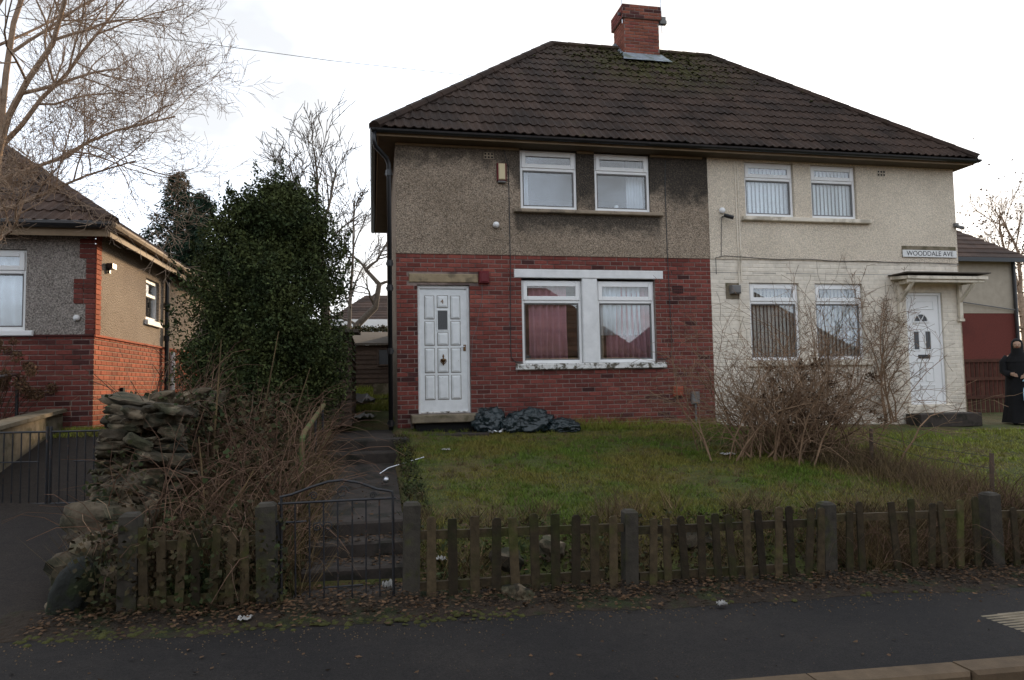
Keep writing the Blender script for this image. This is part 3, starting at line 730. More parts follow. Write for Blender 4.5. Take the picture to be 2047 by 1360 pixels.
# ---- roof
S = math.hypot(RY-EY, RZ-EZ); ny, nz = (RY-EY)/S, (RZ-EZ)/S
def deck(parent, vs, fs, name='roof'):
    return MB().add(vs, fs).build(name, MT['tile'], parent)
low = .02
def P(x, y, z): return (x, y, z-low)
r1 = deck(house, [P(EX0, EY, EZ+.03), P(HXM, EY, EZ+.03), P(HXM, RY, RZ), P(RX0, RY, RZ), P(EX0, HB+.35, EZ), P(HXM, HB+.35, EZ)], [(0, 1, 2, 3), (4, 0, 3), (5, 4, 3, 2)])
r2 = deck(white, [P(HXM, EY, EZ+.03), P(EX1, EY, EZ+.03), P(RX1, RY, RZ), P(HXM, RY, RZ), P(EX1, HB+.35, EZ), P(HXM, HB+.35, EZ)], [(0, 1, 2, 3), (1, 4, 2), (4, 5, 3, 2)])
uL = lambda s: EX0+(RX0-EX0)*s/S
uR = lambda s: EX1+(RX1-EX1)*s/S
O = (0, EY-.035, EZ+.035-.0)
tiled_slope(r1, O, (1, 0, 0), (0, ny, nz), EX1, S, uL, lambda s: HXM, MT['tile'], False, umin=0, umax=HXM)
tiled_slope(r2, O, (1, 0, 0), (0, ny, nz), EX1, S, lambda s: HXM, uR, MT['tile'], False, umin=HXM, umax=EX1)
cap_run(r1, 'hip_tile', (EX0-.02, EY-.03, EZ+.06), (RX0, RY, RZ+.07), MT['tile'], 14)
cap_run(r2, 'hip_tile', (EX1+.02, EY-.03, EZ+.06), (RX1, RY, RZ+.07), MT['tile'], 14)
cap_run(r1, 'ridge_tile', (RX0, RY, RZ+.06), (5.55, RY, RZ+.06), MT['tile'], 4)
cap_run(r2, 'ridge_tile', (6.45, RY, RZ+.06), (RX1, RY, RZ+.06), MT['tile'], 4)
# ---- chimney
CX0, CX1, CY0, CY1, CZ0, CZ1 = 5.61, 6.44, 14.42, 15.08, 8.45, 9.72
b = MB(); b.box(CX0, CX1, CY0, CY1, CZ0, CZ1); b.box(CX0-.045, CX1+.045, CY0-.045, CY1+.045, CZ1, CZ1+.305); ch = b.build('chimney', MT['mortar'], house)
cpick = lambda x, z: 'brick_chimney' if rnd.random() < .8 else 'brick_new'
brick_field(ch, CX0, CX1, CZ0, CZ1, [], CY0, cpick, 200)
brick_field(ch, CX0-.045, CX1+.045, CZ1+.002, CZ1+.303, [], CY0-.045, lambda x, z: 'brick_dark' if rnd.random() < .45 else 'brick_chimney', 100)
def side_bricks(x, y0, y1, z0, z1, m):
    J = MB()
    for a, b_, c, d in brick_cells(y0, y1, z0, z1, []): J.box(x-.008, x+.01, a, b_, c, d)
    J.build('brickwork', MT[m], ch, 'stuff')
side_bricks(CX0, CY0, CY1, CZ0, CZ1, 'brick_chimney'); side_bricks(CX0-.045, CY0-.045, CY1+.045, CZ1+.002, CZ1+.303, 'brick')
b = MB(); b.add([(CX0-.05, CY0-.05, CZ1+.306), (CX1+.05, CY0-.05, CZ1+.306), (CX1+.05, CY1+.05, CZ1+.306), (CX0-.05, CY1+.05, CZ1+.306), (CX0+.12, CY0+.1, CZ1+.38), (CX1-.12, CY0+.1, CZ1+.38), (CX1-.12, CY1-.1, CZ1+.38), (CX0+.12, CY1-.1, CZ1+.38)],
                [(0, 1, 5, 4), (1, 2, 6, 5), (2, 3, 7, 6), (3, 0, 4, 7), (4, 5, 6, 7)]); b.build('mortar_cap', MT['concrete'], ch)
for x in (5.84, 6.2): b = MB(); b.lathe((x, 14.72, CZ1+.36), [(.1, 0), (.1, .07), (.06, .10)], 10); b.build('flue_cap', MT['felt'], ch)
b = MB(); zf = EZ+(CY0-EY)*nz/ny
b.add([(CX0-.16, CY0-.26, zf-.20), (CX1+.16, CY0-.26, zf-.20), (CX1+.05, CY0-.016, zf+.17), (CX0-.05, CY0-.016, zf+.17)], [(0, 1, 2, 3)])
b.v = [(x, y-.07, z+.07) if i < 2 else (x, y, z) for i, (x, y, z) in enumerate(b.v)]
for k in range(6):
    y0 = CY0+k*.1; z0 = zf+k*.1*nz/ny; b.box(CX0-.07, CX0-.009, y0, y0+.1, z0-.06, z0+.16)
b.build('lead_flashing', MT['lead'], ch)
ms = MB()
for i in range(420):
    x = rnd.gauss(6.0, 1.1); f_ = 1-abs(rnd.gauss(0, .2)); s0 = S*f_
    if not uL(s0)+.1 < x < uR(s0)-.1 or f_ < .3: continue
    r = U(.012, .04); ms.lathe((x, EY-.035+ny*s0-.03*nz, EZ+.035+nz*s0+.035), [(r, 0), (r*.85, r*.3), (r*.35, r*.5)], 6)
ms.build('moss_clumps', MT['moss'], r1, 'stuff')
# aerials strapped to the chimney
for nm, x, z0, lab in (('aerial', CX0-.02, CZ1-.1, 'thin aerial mast on the left edge of the brick chimney'), ('aerial', CX1+.10, CZ1-.25, 'thin aerial mast bracketed to the right of the brick chimney')):
    t = thing(nm, lab, 'aerial', (x, CY0+.05, z0), 'aerial masts on the chimney')
    b = MB(); b.tube([(x, CY0+.05, z0), (x-.02, CY0+.05, z0+1.5)], .012, 6); b.build('mast', MT['steel'], t)
    b = MB(); b.box(x-.10, x+.03, CY0+.03, CY0+.07, z0+.18, z0+.24); b.build('bracket', MT['black'], t)
    if x > CX1:
        b = MB(); b.box(x-.06, x+.1, CY0+.0, CY0+.1, z0+.20, z0+.28); b.box(x-.02, x+.08, CY0+.0, CY0+.1, z0+.28, z0+.36); b.build('junction_box', MT['plasticgrey'], t)
    b = MB()
    for k in range(5): b.tube([(x-.25+.03*k, CY0+.05, z0+1.1+.08*k), (x+.25-.03*k, CY0+.05, z0+1.1+.08*k)], .006, 5)
    b.build('dipole', MT['steel'], t)
# ---- soft furnishings behind the glass
def curtain(label, x0, x1, z0, z1, y, m, cat='curtain', folds=7, name='curtain'):
    n = 60; vs = []; fs = []
    for k, z in enumerate((z0, (z0+z1)/2, z1)):
        for i in range(n+1):
            t_ = i/n; x = x0+(x1-x0)*t_ + (.02*math.sin(t_*9+k) if k == 0 else 0)
            vs.append((x, y+.030*math.sin(t_*folds*2*math.pi+.5*math.sin(t_*11))*(1 if k < 2 else .6), z))
    for k in range(2):
        for i in range(n): fs.append((k*(n+1)+i, k*(n+1)+i+1, (k+1)*(n+1)+i+1, (k+1)*(n+1)+i))
    o = MB().add(vs, fs).build(name, MT[m], smooth=True); md = o.modifiers.new('t', 'SOLIDIFY'); md.thickness = .004
    return tag(o, label, cat)
curtain('pink curtain drawn across the lower window beside the front door', 2.62, 3.28, 1.80, 3.26, HY+.142, 'pink', folds=6)
curtain('pink curtain in the lower window away from the front door', 4.0, 4.83, 1.80, 3.26, HY+.158, 'pink', folds=8)
curtain('sheer white net hanging in the lower window away from the front door', 3.83, 4.62, 2.35, 3.27, HY+.135, 'net', folds=9, name='net_curtain')
curtain('narrow white curtain at the left of the upper window over the door side', 2.55, 2.66, 4.45, 5.5, HY+.22, 'net', folds=2)
curtain('white curtain at the right of the upper window of the brick half', 4.47, 4.76, 4.45, 5.5, HY+.22, 'net', folds=5)
t = MB(); t.lathe((4.25, HY+.16, 4.563), [(.028, 0), (.036, .01), (.036, .085), (.03, .09)], 12); tag(t.build('cup', MT['white'], smooth=True), 'small white cup standing on the upper window sill', 'cup')
t = MB(); t.box(2.56, 2.64, HY+.16, HY+.2, 1.95, 2.02); t.box(2.565, 2.635, HY+.155, HY+.16, 1.955, 2.015); tag(t.build('window_tag', MT['plasticgrey']), 'small grey box in the corner of the pink curtained window', 'box')
def blind(label, x0, x1, z0, z1, y, m, n):
    t = thing('vertical_blind', label, 'blind', ((x0+x1)/2, y, z0), 'vertical blinds of the cream house')
    b = MB(); b.box(x0, x1, y-.02, y+.02, z1, z1+.04); b.build('head_rail', MT['white'], t)
    w = (x1-x0)/n
    for i in range(n):
        xc = x0+w*(i+.5); a = R(20+U(-5, 5)); dx, dy = w*.44*math.cos(a), w*.44*math.sin(a)
        s = MB(); s.add([(xc-dx, y-dy, z0), (xc+dx, y+dy, z0), (xc+dx, y+dy, z1), (xc-dx, y-dy, z1), (xc-dx, y-dy+.002, z0), (xc+dx, y+dy+.002, z0), (xc+dx, y+dy+.002, z1), (xc-dx, y-dy+.002, z1)],
                         [(0, 1, 2, 3), (5, 4, 7, 6), (1, 5, 6, 2), (4, 0, 3, 7)]); s.build('slat', MT[m], t)
blind('pale vertical blind in the upper cream window nearer the brick half', 6.70, 7.59, 4.52, 5.42, HY+.125, 'blind', 11)
blind('pale vertical blind in the upper cream window over the canopy side', 8.04, 8.90, 4.52, 5.42, HY+.125, 'blind', 11)
blind('beige vertical blind in the lower cream window behind the bare shrub', 6.72, 7.62, 1.90, 3.2, HY+.145, 'blind_dark', 12)
blind('beige vertical blind in the lower cream window beside the canopied door', 8.03, 8.94, 1.90, 3.2, HY+.145, 'blind_dark', 12)
# ---- fixtures on the fronts
def fixture(name, label, cat, loc): return thing(name, label, cat, loc)
t = fixture('alarm_box', 'cream and red alarm box beside the upper left window', 'alarm', (2.155, HY-.02, 4.94))
block('casing', 'red', 2.075, 2.235, HY-.085, HY-.021, 4.95, 5.25, t); block('front_cover', 'ivory', 2.098, 2.212, HY-.10, HY-.0855, 4.965, 5.24, t); block('strobe', 'plasticgrey', 2.09, 2.22, HY-.09, HY-.021, 4.915, 4.949, t)
def globe(label, x, z, y=HY-.02, m='white', r=.055):
    t = fixture('globe_light', label, 'light', (x, y, z))
    b = MB(); b.lathe((x, y-.002, z), [(r*.9, 0), (r*.9, .03), (r*.7, .032)], 14, 'y'); b.build('light_base', MT['plasticgrey'], t)
    b = MB(); b.lathe((x, y-.03, z), [(r*.85, 0), (r, .03), (r*.9, .06), (r*.55, .085), (.004, .095)], 14, 'y'); b.build('globe', MT[m], t, smooth=True)
globe('white globe lamp on the brown pebbledash over the door', 2.04, 4.194)
t = fixture('security_camera', 'white lamp with black camera beneath it near the party line', 'camera', (6.2, HY-.02, 4.47))
b = MB(); b.lathe((6.17, HY-.024, 4.57), [(.05, 0), (.06, .02), (.05, .05), (.02, .07)], 12, 'y'); b.build('lamp', MT['white'], t, smooth=True)
b = MB(); b.tube([(6.18, HY-.03, 4.46), (6.20, HY-.12, 4.45)], .014, 6); b.tube([(6.16, HY-.12, 4.47), (6.32, HY-.16, 4.42)], .036, 10); b.build('camera_body', MT['black'], t)
t = fixture('corner_camera', 'small camera on the far corner of the cream house', 'camera', (11.08, HY-.03, 4.4))
b = MB(); b.box(11.02, 11.10, HY-.08, HY-.024, 4.40, 4.47); b.tube([(11.05, HY-.08, 4.40), (11.16, HY-.13, 4.36)], .035, 8); b.build('camera_body', MT['plasticgrey'], t)
t = fixture('siren_box', 'dark red box fixed at the end of the door lintel', 'box', (1.83, HY, 3.2))
block('casing', 'red', 1.745, 1.915, HY-.07, HY-.01, 3.215, 3.42, t); block('front_cover', 'red', 1.765, 1.895, HY-.08, HY-.0705, 3.235, 3.40, t)
t = fixture('vent_cowl', 'terracotta square vent low on the brick wall', 'vent', (5.22, HY, 1.26)); block('cowl', 'terracotta', 5.125, 5.30, HY-.09, HY-.01, 1.27, 1.445, t, .03); block('outlet', 'dark', 5.15, 5.275, HY-.07, HY-.012, 1.255, 1.269, t, .004)
t = fixture('meter_box', 'small grey meter box with pipe beside the party line', 'box', (5.53, HY, .8)); block('casing', 'plasticgrey', 5.455, 5.60, HY-.08, HY-.01, 1.13, 1.345, t, .012)
b = MB(); b.tube([(5.53, HY-.04, 1.13), (5.53, HY-.04, .7)], .018, 8); b.build('pipe', MT['plasticgrey'], t)
t = fixture('flue_vent', 'dark grey flue outlet on a cement patch of the cream wall', 'vent', (6.33, HY, 3.02)); block('cement_patch', 'concrete_light', 6.20, 6.47, HY-.014, HY-.010, 2.98, 3.27, t, .002); block('cowl', 'plasticgrey', 6.27, 6.45, HY-.12, HY-.0145, 3.07, 3.22, t, .02)
def airbrick(label, x0, x1, z0, z1, y, m, nx, nz_):
    t = fixture('air_brick', label, 'vent', ((x0+x1)/2, y, z0)); block('plate', m, x0, x1, y-.006, y+.01, z0, z1, t, .003)
    b = MB(); w = (x1-x0)/nx; h = (z1-z0)/nz_
    for i in range(nx):
        for j in range(nz_): b.box(x0+w*i+w*.22, x0+w*(i+1)-w*.22, y-.0085, y-.0065, z0+h*j+h*.25, z0+h*(j+1)-h*.25)
    b.build('slots', MT['dark'], t)
airbrick('dark air brick in the red wall right of the lower windows', 5.18, 5.38, 3.07, 3.215, HY-.008, 'brick_dark', 6, 3)
airbrick('pale air brick under the eaves of the brown pebbledash', 1.86, 2.03, 5.33, 5.44, HY-.02, 'sillbrown', 3, 2)
airbrick('cream air brick under the eaves of the cream pebbledash', 9.40, 9.58, 5.33, 5.45, HY-.022, 'cream', 3, 2)
def cable(label, pts, r=.007, m='black', name='cable'):
    b = MB(); b.tube(pts, r, 5); return tag(b.build(name, MT[m]), label, 'cable')
y1 = HY-.03; y2 = HY-.022
cable('black cable running down left of the windows of the brick half', [(2.2, y1, 5.5), (2.28, y1, 5.2), (2.28, y1, 3.72), (2.285, y2, 3.6), (2.26, y2, 2.2), (2.27, y2, 1.98), (2.34, y2, 1.90), (2.47, y2+.01, 1.885)])
cable('black cable running down right of the windows of the brick half', [(5.12, y1, 5.45), (5.10, y1, 5.0), (5.10, y1, 3.72), (5.11, y2, 3.5), (5.13, y2, 2.1), (5.10, y2, 1.97), (5.0, y2, 1.92), (4.87, y2+.01, 1.93)])
cable('thin pale wire from the red box down to the door frame', [(1.79, HY-.03, 3.2), (1.80, HY-.02, 3.0), (1.74, HY-.02, 2.75), (1.70, HY-.02, 2.5), (1.62, HY-.02, 2.3), (1.60, HY-.02, 1.9)], .004, 'plasticgrey')
cable('black cable looping along the top of the painted brick', [(6.02, HY-.03, 3.42), (6.02, HY-.03, 3.72), (6.2, HY-.035, 3.755)]+[(6.2+.35*i, HY-.035, 3.73+.012*math.sin(i*1.7)-.004*i) for i in range(1, 15)], .006)
cable('thin black cable hanging from the camera by the party line', [(6.16, HY-.03, 4.45), (6.14, HY-.03, 4.0), (6.13, HY-.03, 3.75)], .005)
# street name sign
t = thing('street_sign', 'white street name plate with black letters on the cream wall', 'sign', (10.44, HY-.03, 3.8))
block('backing_board', 'concrete_light', 9.85, 11.03, HY-.045, HY-.024, 3.80, 4.01, t, .004)
block('plate', 'signwhite', 9.845, 11.035, HY-.056, HY-.0455, 3.795, 3.93, t, .004)
text('lettering', 'WOODDALE AVE', .128, (10.44, HY-.0575, 3.862), 'signblack', t, .0008, sx=1.02)
# ------------------------------------------------------------------ bungalow next door
BX, BY, BZ0, BZ1, BZ2 = -4.0, 11.2, 1.0, 2.38, 3.90
bun = thing('bungalow', 'bungalow beyond the driveway, pebbledash over a brick base', 'house', (BX, BY, BZ0))
FW = (-6.3, -4.90, 2.42, 3.62); SW = (13.52, 14.30, 2.80, 3.58)
b = MB(); wall_holes(b, -14, BX, .6, BZ1, [], BY); bf = b.build('brick_wall', MT['mortar'], bun)
brick_field(bf, -5.9, BX, .75, BZ1, [], BY, lambda x, z: 'brick' if rnd.random() < .8 else 'brick_dark', 300, key=lambda c: -c[0])
b = MB(); b.quad((BX, BY, .6), (BX, 19, .6), (BX, 19, BZ1), (BX, BY, BZ1)); bs = b.build('brick_wall', MT['mortar_lit_side'], bun)
brick_field(bs, BY, 17.5, .75, BZ1, [], 0, lambda x, z: 'brick_lit_side', 90, key=lambda c: c[0], rot=1, xw=BX)  # side bricks coloured as if sunlit, unlike the red front
b = MB(); wall_holes(b, -14, BX, BZ1, BZ2, [FW], BY-.015, .1); b.build('pebbledash_wall', MT['pebble_grey'], bun)
def wall_side(mb, x, y0, y1, z0, z1, hole, rv):
    t_ = MB(); wall_holes(t_, y0, y1, z0, z1, [hole], 0, rv); mb.add([(x-q[1], q[0], q[2]) for q in t_.v], t_.f)
b = MB(); wall_side(b, BX+.015, BY-.015, 19, BZ1, BZ2, SW, .1); b.build('pebbledash_wall', MT['pebble_lit_side'], bun)
b = MB(); b.quad((BX-.2, BY+.2, .7), (-13.8, BY+.2, .7), (-13.8, BY+.2, 3.9), (BX-.2, BY+.2, 3.9)); b.quad((BX-.35, BY+.2, .7), (BX-.35, 18, .7), (BX-.35, 18, 3.9), (BX-.35, BY+.2, 3.9)); b.build('room', MT['room'], bun)
# brick quoins up the corner
q = MB()
for r in range(20):
    z = BZ1+.002+r*.0744; w = .27 if 6 <= r <= 10 else (.20 if 15 <= r <= 18 else .11)
    for a in (BX-w, BX-w/2) if w > .2 else (BX-w,): q.cbox(a, a+(w/2 if w > .2 else w)-.008+(.028 if a+w/2 > BX-.01 or w <= .2 else 0), BY-.028, BY-.0155, z+.005, z+.069, .004)
q.build('corner_bricks', MT['brick'], bun, 'stuff')
q = MB()
for r in range(20):
    z = BZ1+.002+r*.0744; w = .19 if r % 2 else .17
    q.box(BX+.0155, BX+.028, BY-.0155, BY+w, z+.005, z+.069)
q.build('corner_bricks', MT['brick_lit_side'], bun, 'stuff')
block('string_course', 'brick_dark', -13.9, BX+.02, BY-.03, BY-.010, BZ1-.03, BZ1+.001, bun, .004)
b = MB(); b.box(BX+.0155, BX+.035, BY-.03, 18.9, BZ1-.03, BZ1+.001); b.build('string_course', MT['brick_lit_side'], bun)
w = upvc_window(bun, FW[0]+.004, FW[1]-.004, FW[2]+.02, FW[3]-.004, BY+.03, 3.30)
block('window_sill', 'white', FW[0]-.05, FW[1]+.12, BY-.07, BY+.05, FW[2]-.06, FW[2]+.018, bun)
curtain('white curtain filling the front window of the bungalow', FW[0]+.05, FW[1]-.05, FW[2]+.05, FW[3]-.05, BY+.15, 'net', folds=10)
t_ = MB(); frame_ring(t_, SW[0]+.003, SW[1]-.003, SW[2]+.02, SW[3]-.003, 0, .06, .07, .07); t_.cbox(SW[0]+.07, SW[1]-.07, .001, .06, 3.26, 3.32, .005)
m_ = MB(); m_.add([(BX-.03-v_[1], v_[0], v_[2]) for v_ in t_.v], [f_[::-1] for f_ in t_.f]); w = m_.build('window', MT['white'], bun)
b = MB(); b.box(BX-.075, BX-.07, SW[0]+.06, SW[1]-.06, SW[2]+.08, SW[3]-.07); b.build('pane', MT['glass'], w)
b = MB(); b.box(BX-.05, BX+.07, SW[0]-.05, SW[1]+.06, SW[2]-.07, SW[2]+.018); b.build('window_sill', MT['white'], bun)
# roof
ex, ey, ez = BX+.30, BY-.30, BZ2+.05; rr = 4.2; k = .70; BK = 19.2; BL = -14.2
rd = MB().add([(ex, ey, ez), (ex-rr, ey+rr, ez+rr*k), (BL, ey+rr, ez+rr*k), (BL, ey, ez), (ex, BK, ez), (ex-rr, BK-rr, ez+rr*k)], [(3, 0, 1, 2), (0, 4, 5, 1)]).build('roof', MT['tile_far'], bun)
Sb = rr*math.hypot(1, k); c_, s_ = 1/math.hypot(1, k), k/math.hypot(1, k)
uu = lambda s: -.0+(0)
tiled_slope(rd, (BL, ey-.02, ez+.02), (1, 0, 0), (0, c_, s_), ex-BL, Sb, lambda s: 0, lambda s: (ex-BL)-rr*s/Sb, MT['tile_far'], True, rows=14, umin=6.2, umax=ex-BL)
tiled_slope(rd, (ex+.02, ey, ez+.02), (0, 1, 0), (-c_, 0, s_), BK-ey, Sb, lambda s: rr*s/Sb, lambda s: BK-ey-rr*s/Sb, MT['tile_far'], True, rows=14)
cap_run(rd, 'hip_tile', (ex+.02, ey-.02, ez+.06), (ex-rr, ey+rr, ez+rr*k+.06), MT['tile_far'], 16)
b = MB(); b.box(BL, ex-.03, ey+.02, ey+.045, BZ2-.12, ez+.02); b.box(ex-.045, ex-.02, ey+.045, BK, BZ2-.12, ez+.02); b.build('fascia', MT['fascia'], bun)
b = MB(); b.box(BL, ex-.05, ey+.046, BY-.016, BZ2-.02, BZ2); b.box(BX+.016, ex-.046, BY-.015, BK, BZ2-.02, BZ2); b.build('soffit', MT['soffit'], bun)
b = MB(); b.tube([(BL, ey-.03, ez-.01), (ex+.03, ey-.03, ez-.01)], .06, 8); b.build('gutter', MT['black'], bun)
b = MB(); b.tube([(ex+.03, ey-.03, ez-.01), (ex+.03, BK, ez-.01)], .06, 8); b.build('gutter', MT['fascia'], bun)
b = MB(); yy = 14.62; b.tube([(ex+.02, yy, ez-.05), (BX+.08, yy, ez-.3), (BX+.08, yy, 1.1)], .045, 8); p_ = b.build('downpipe', MT['black'], bun)
for z in (3.2, 2.55, 1.5): q = MB(); q.lathe((BX+.08, yy, z), [(.046, -.05), (.06, -.048), (.06, .048), (.046, .05)], 10); q.build('pipe_bracket', MT['black'], p_)
b = MB(); b.tube([(BX+.06, 15.1, 2.3), (BX+.06, 15.1, 1.0)], .05, 8); b.build('waste_pipe', MT['white'], bun)
block('vent', 'dark', 0, .1, 0, .1, 0, .1, bun).location = (Vector((BX+.0, 12.35, 1.5))-W[bun])
t = MB(); t.lathe((-4.22, BY-.02, 2.62), [(.04, 0), (.05, .02), (.02, .05)], 10, 'y'); tag(t.build('wall_lamp', MT['white'], smooth=True), 'small round pale lamp by the corner of the bungalow', 'light')
t = MB(); t.box(BX+.03, BX+.12, 11.55, 11.72, 3.42, 3.5); t.box(BX+.03, BX+.06, 11.6, 11.66, 3.35, 3.42); tag(t.build('floodlight', MT['black']), 'black floodlight high on the side wall of the bungalow', 'light')
# low retaining wall, railing
rw_ = thing('retaining_wall', 'low mossy concrete wall at the left of the driveway', 'wall', (-4.45, 10, .6))
b = MB(); b.add([(-4.55, 8.2, .3), (-4.35, 8.2, .3), (-4.35, 11.1, .9), (-4.55, 11.1, .9), (-4.55, 8.2, 1.02), (-4.35, 8.2, 1.02), (-4.35, 11.1, 1.26), (-4.55, 11.1, 1.26)], [(4, 5, 6, 7), (0, 1, 5, 4), (1, 2, 6, 5), (2, 3, 7, 6), (3, 0, 4, 7)]); b.build('wall_face', MT['concrete_light'], rw_)
b = MB(); b.add([(-4.6, 8.15, 1.022), (-4.3, 8.15, 1.022), (-4.3, 11.12, 1.262), (-4.6, 11.12, 1.262), (-4.6, 8.15, 1.07), (-4.3, 8.15, 1.07), (-4.3, 11.12, 1.31), (-4.6, 11.12, 1.31)], [(4, 5, 6, 7), (0, 1, 5, 4), (1, 2, 6, 5), (2, 3, 7, 6), (3, 0, 4, 7)]); b.build('coping', MT['concrete_light'], rw_)
rl = thing('handrail', 'pale metal handrail in front of the bungalow', 'handrail', (-4.75, 10.3, 1.1))
b = MB(); b.tube([(-4.8, 8.8, 1.62), (-4.72, 10.55, 1.80), (-4.72, 10.62, 1.76)], .022, 8); b.build('rail', MT['steel'], rl)
b = MB(); b.tube([(-4.72, 10.6, 1.78), (-4.72, 10.6, 1.0)], .022, 8); b.build('post', MT['iron'], rl)
b = MB(); b.tube([(-4.79, 8.9, 1.62), (-4.79, 8.9, .9)], .022, 8); b.build('post', MT['iron'], rl)

# ------------------------------------------------------------------ plain hipped houses further off
def hip_house(name, label, x0, x1, y0, y1, zb, zbr, ze, zr, wm, bm, rm, wins=(), inset=None, chim=None, face=-1):
    t = thing(name, label, 'house', ((x0+x1)/2, (y0+y1)/2, zb))
    b = MB(); b.box(x0, x1, y0, y1, zb, zbr); b.build('brick_wall', MT[bm], t)
    b = MB(); b.box(x0-.01, x1+.01, y0-.01, y1+.01, zbr, ze); b.build('rendered_wall', MT[wm], t)
    h = inset or (y1-y0)/2; ym_ = (y0+y1)/2; o = .35
    b = MB(); b.add([(x0-o, y0-o, ze), (x1+o, y0-o, ze), (x1+o, y1+o, ze), (x0-o, y1+o, ze), (x0-o+h, ym_, zr), (x1+o-h, ym_, zr)], [(0, 1, 5, 4), (1, 2, 5), (2, 3, 4, 5), (3, 0, 4), (3, 2, 1, 0)])
    ro = b.build('roof', MT[rm], t)
    n = 16; J = MB()
    for i in range(n):                                            # tile courses as thin lipped strips on the slope towards the street
        f0, f1 = i/n, (i+1)/n; ys = (y0-o) if face < 0 else (y1+o); yy = lambda f: ys+(ym_-ys)*f; zz = lambda f: ze+(zr-ze)*f
        a0, a1 = x0-o+h*f0, x1+o-h*f0; c0, c1 = x0-o+h*f1, x1+o-h*f1; l = .05
        J.add([(a0, yy(f0), zz(f0)+l), (a1, yy(f0), zz(f0)+l), (c1, yy(f1), zz(f1)+.012), (c0, yy(f1), zz(f1)+.012), (a0, yy(f0), zz(f0)), (a1, yy(f0), zz(f0))], [(0, 1, 2, 3), (4, 5, 1, 0)])
    J.build('tile_courses', MT[rm], ro, 'stuff')
    b = MB(); b.box(x0-o-.05, x1+o+.05, y0-o-.05, y0-o, ze-.12, ze+.02); b.build('gutter', MT['black'], t)
    for a, c, d, e in wins:
        yy = y0-.02 if face < 0 else y1+.02
        s = MB(); frame_ring(s, a, c, d, e, yy-.05, yy+.03, .06); s.cbox((a+c)/2-.03, (a+c)/2+.03, yy-.049, yy+.03, d+.06, e-.06, .005); w_ = s.build('window', MT['white'], t)
        s = MB(); s.box(a+.05, c-.05, yy-.02, yy-.012, d+.05, e-.05); s.build('pane', MT['glass'], w_)
        s = MB(); s.box(a, c, yy-.012, yy-.003, d, e); s.build('dark_backing', MT['dark'], w_)
    if chim:
        s = MB(); s.box(chim-.4, chim+.4, ym_-.3, ym_+.3, zr-.6, zr+1.2); s.box(chim-.45, chim+.45, ym_-.35, ym_+.35, zr+1.2, zr+1.4); s.build('chimney', MT['brick'], t)
    return t
nb = hip_house('neighbour_house', 'tan rendered house with red base behind the cream house', 15.6, 21.75, 20, 27, .3, 3.62, 5.45, 8.6, 'render_tan', 'brick', 'tile_far', chim=17)
b = MB(); b.tube([(21.6, 19.9, 5.4), (21.6, 19.9, .5)], .06, 8); b.build('downpipe', MT['black'], nb)
b = MB(); b.tube([(17, 19.9, 4.3), (21.6, 19.9, 3.72)], .02, 5); b.build('waste_pipe', MT['plasticgrey'], nb)
hip_house('distant_house', 'brown roofed house far off between the shed and the downpipe', -2.2, 7.5, 40, 47, 1.8, 3.2, 5.15, 7.1, 'render_tan', 'brick', 'tile_far', ((1.0, 2.0, 3.6, 4.8), (-1.2, -.2, 3.6, 4.8)), inset=2.2, chim=3.5)
sb = thing('white_garage', 'low white flat roofed building beyond the sheds', 'building', (1, 30, 2.0))
b = MB(); b.box(-2.4, 4.4, 30, 34, 1.9, 4.0); b.build('wall', MT['render_white'], sb)
b = MB(); b.box(-2.6, 4.6, 29.8, 34.2, 4.0, 4.35); b.build('flat_roof', MT['white'], sb)
s = MB(); frame_ring(s, .45, 1.15, 2.9, 3.82, 29.93, 30.01, .06); s.box(.78, .82, 29.94, 29.99, 2.96, 3.76); s.box(.51, 1.09, 29.945, 29.985, 3.3, 3.34); w_ = s.build('window', MT['white'], sb)
s = MB(); s.box(.5, 1.1, 29.985, 29.995, 2.95, 3.78); s.build('pane', MT['frosted'], w_)
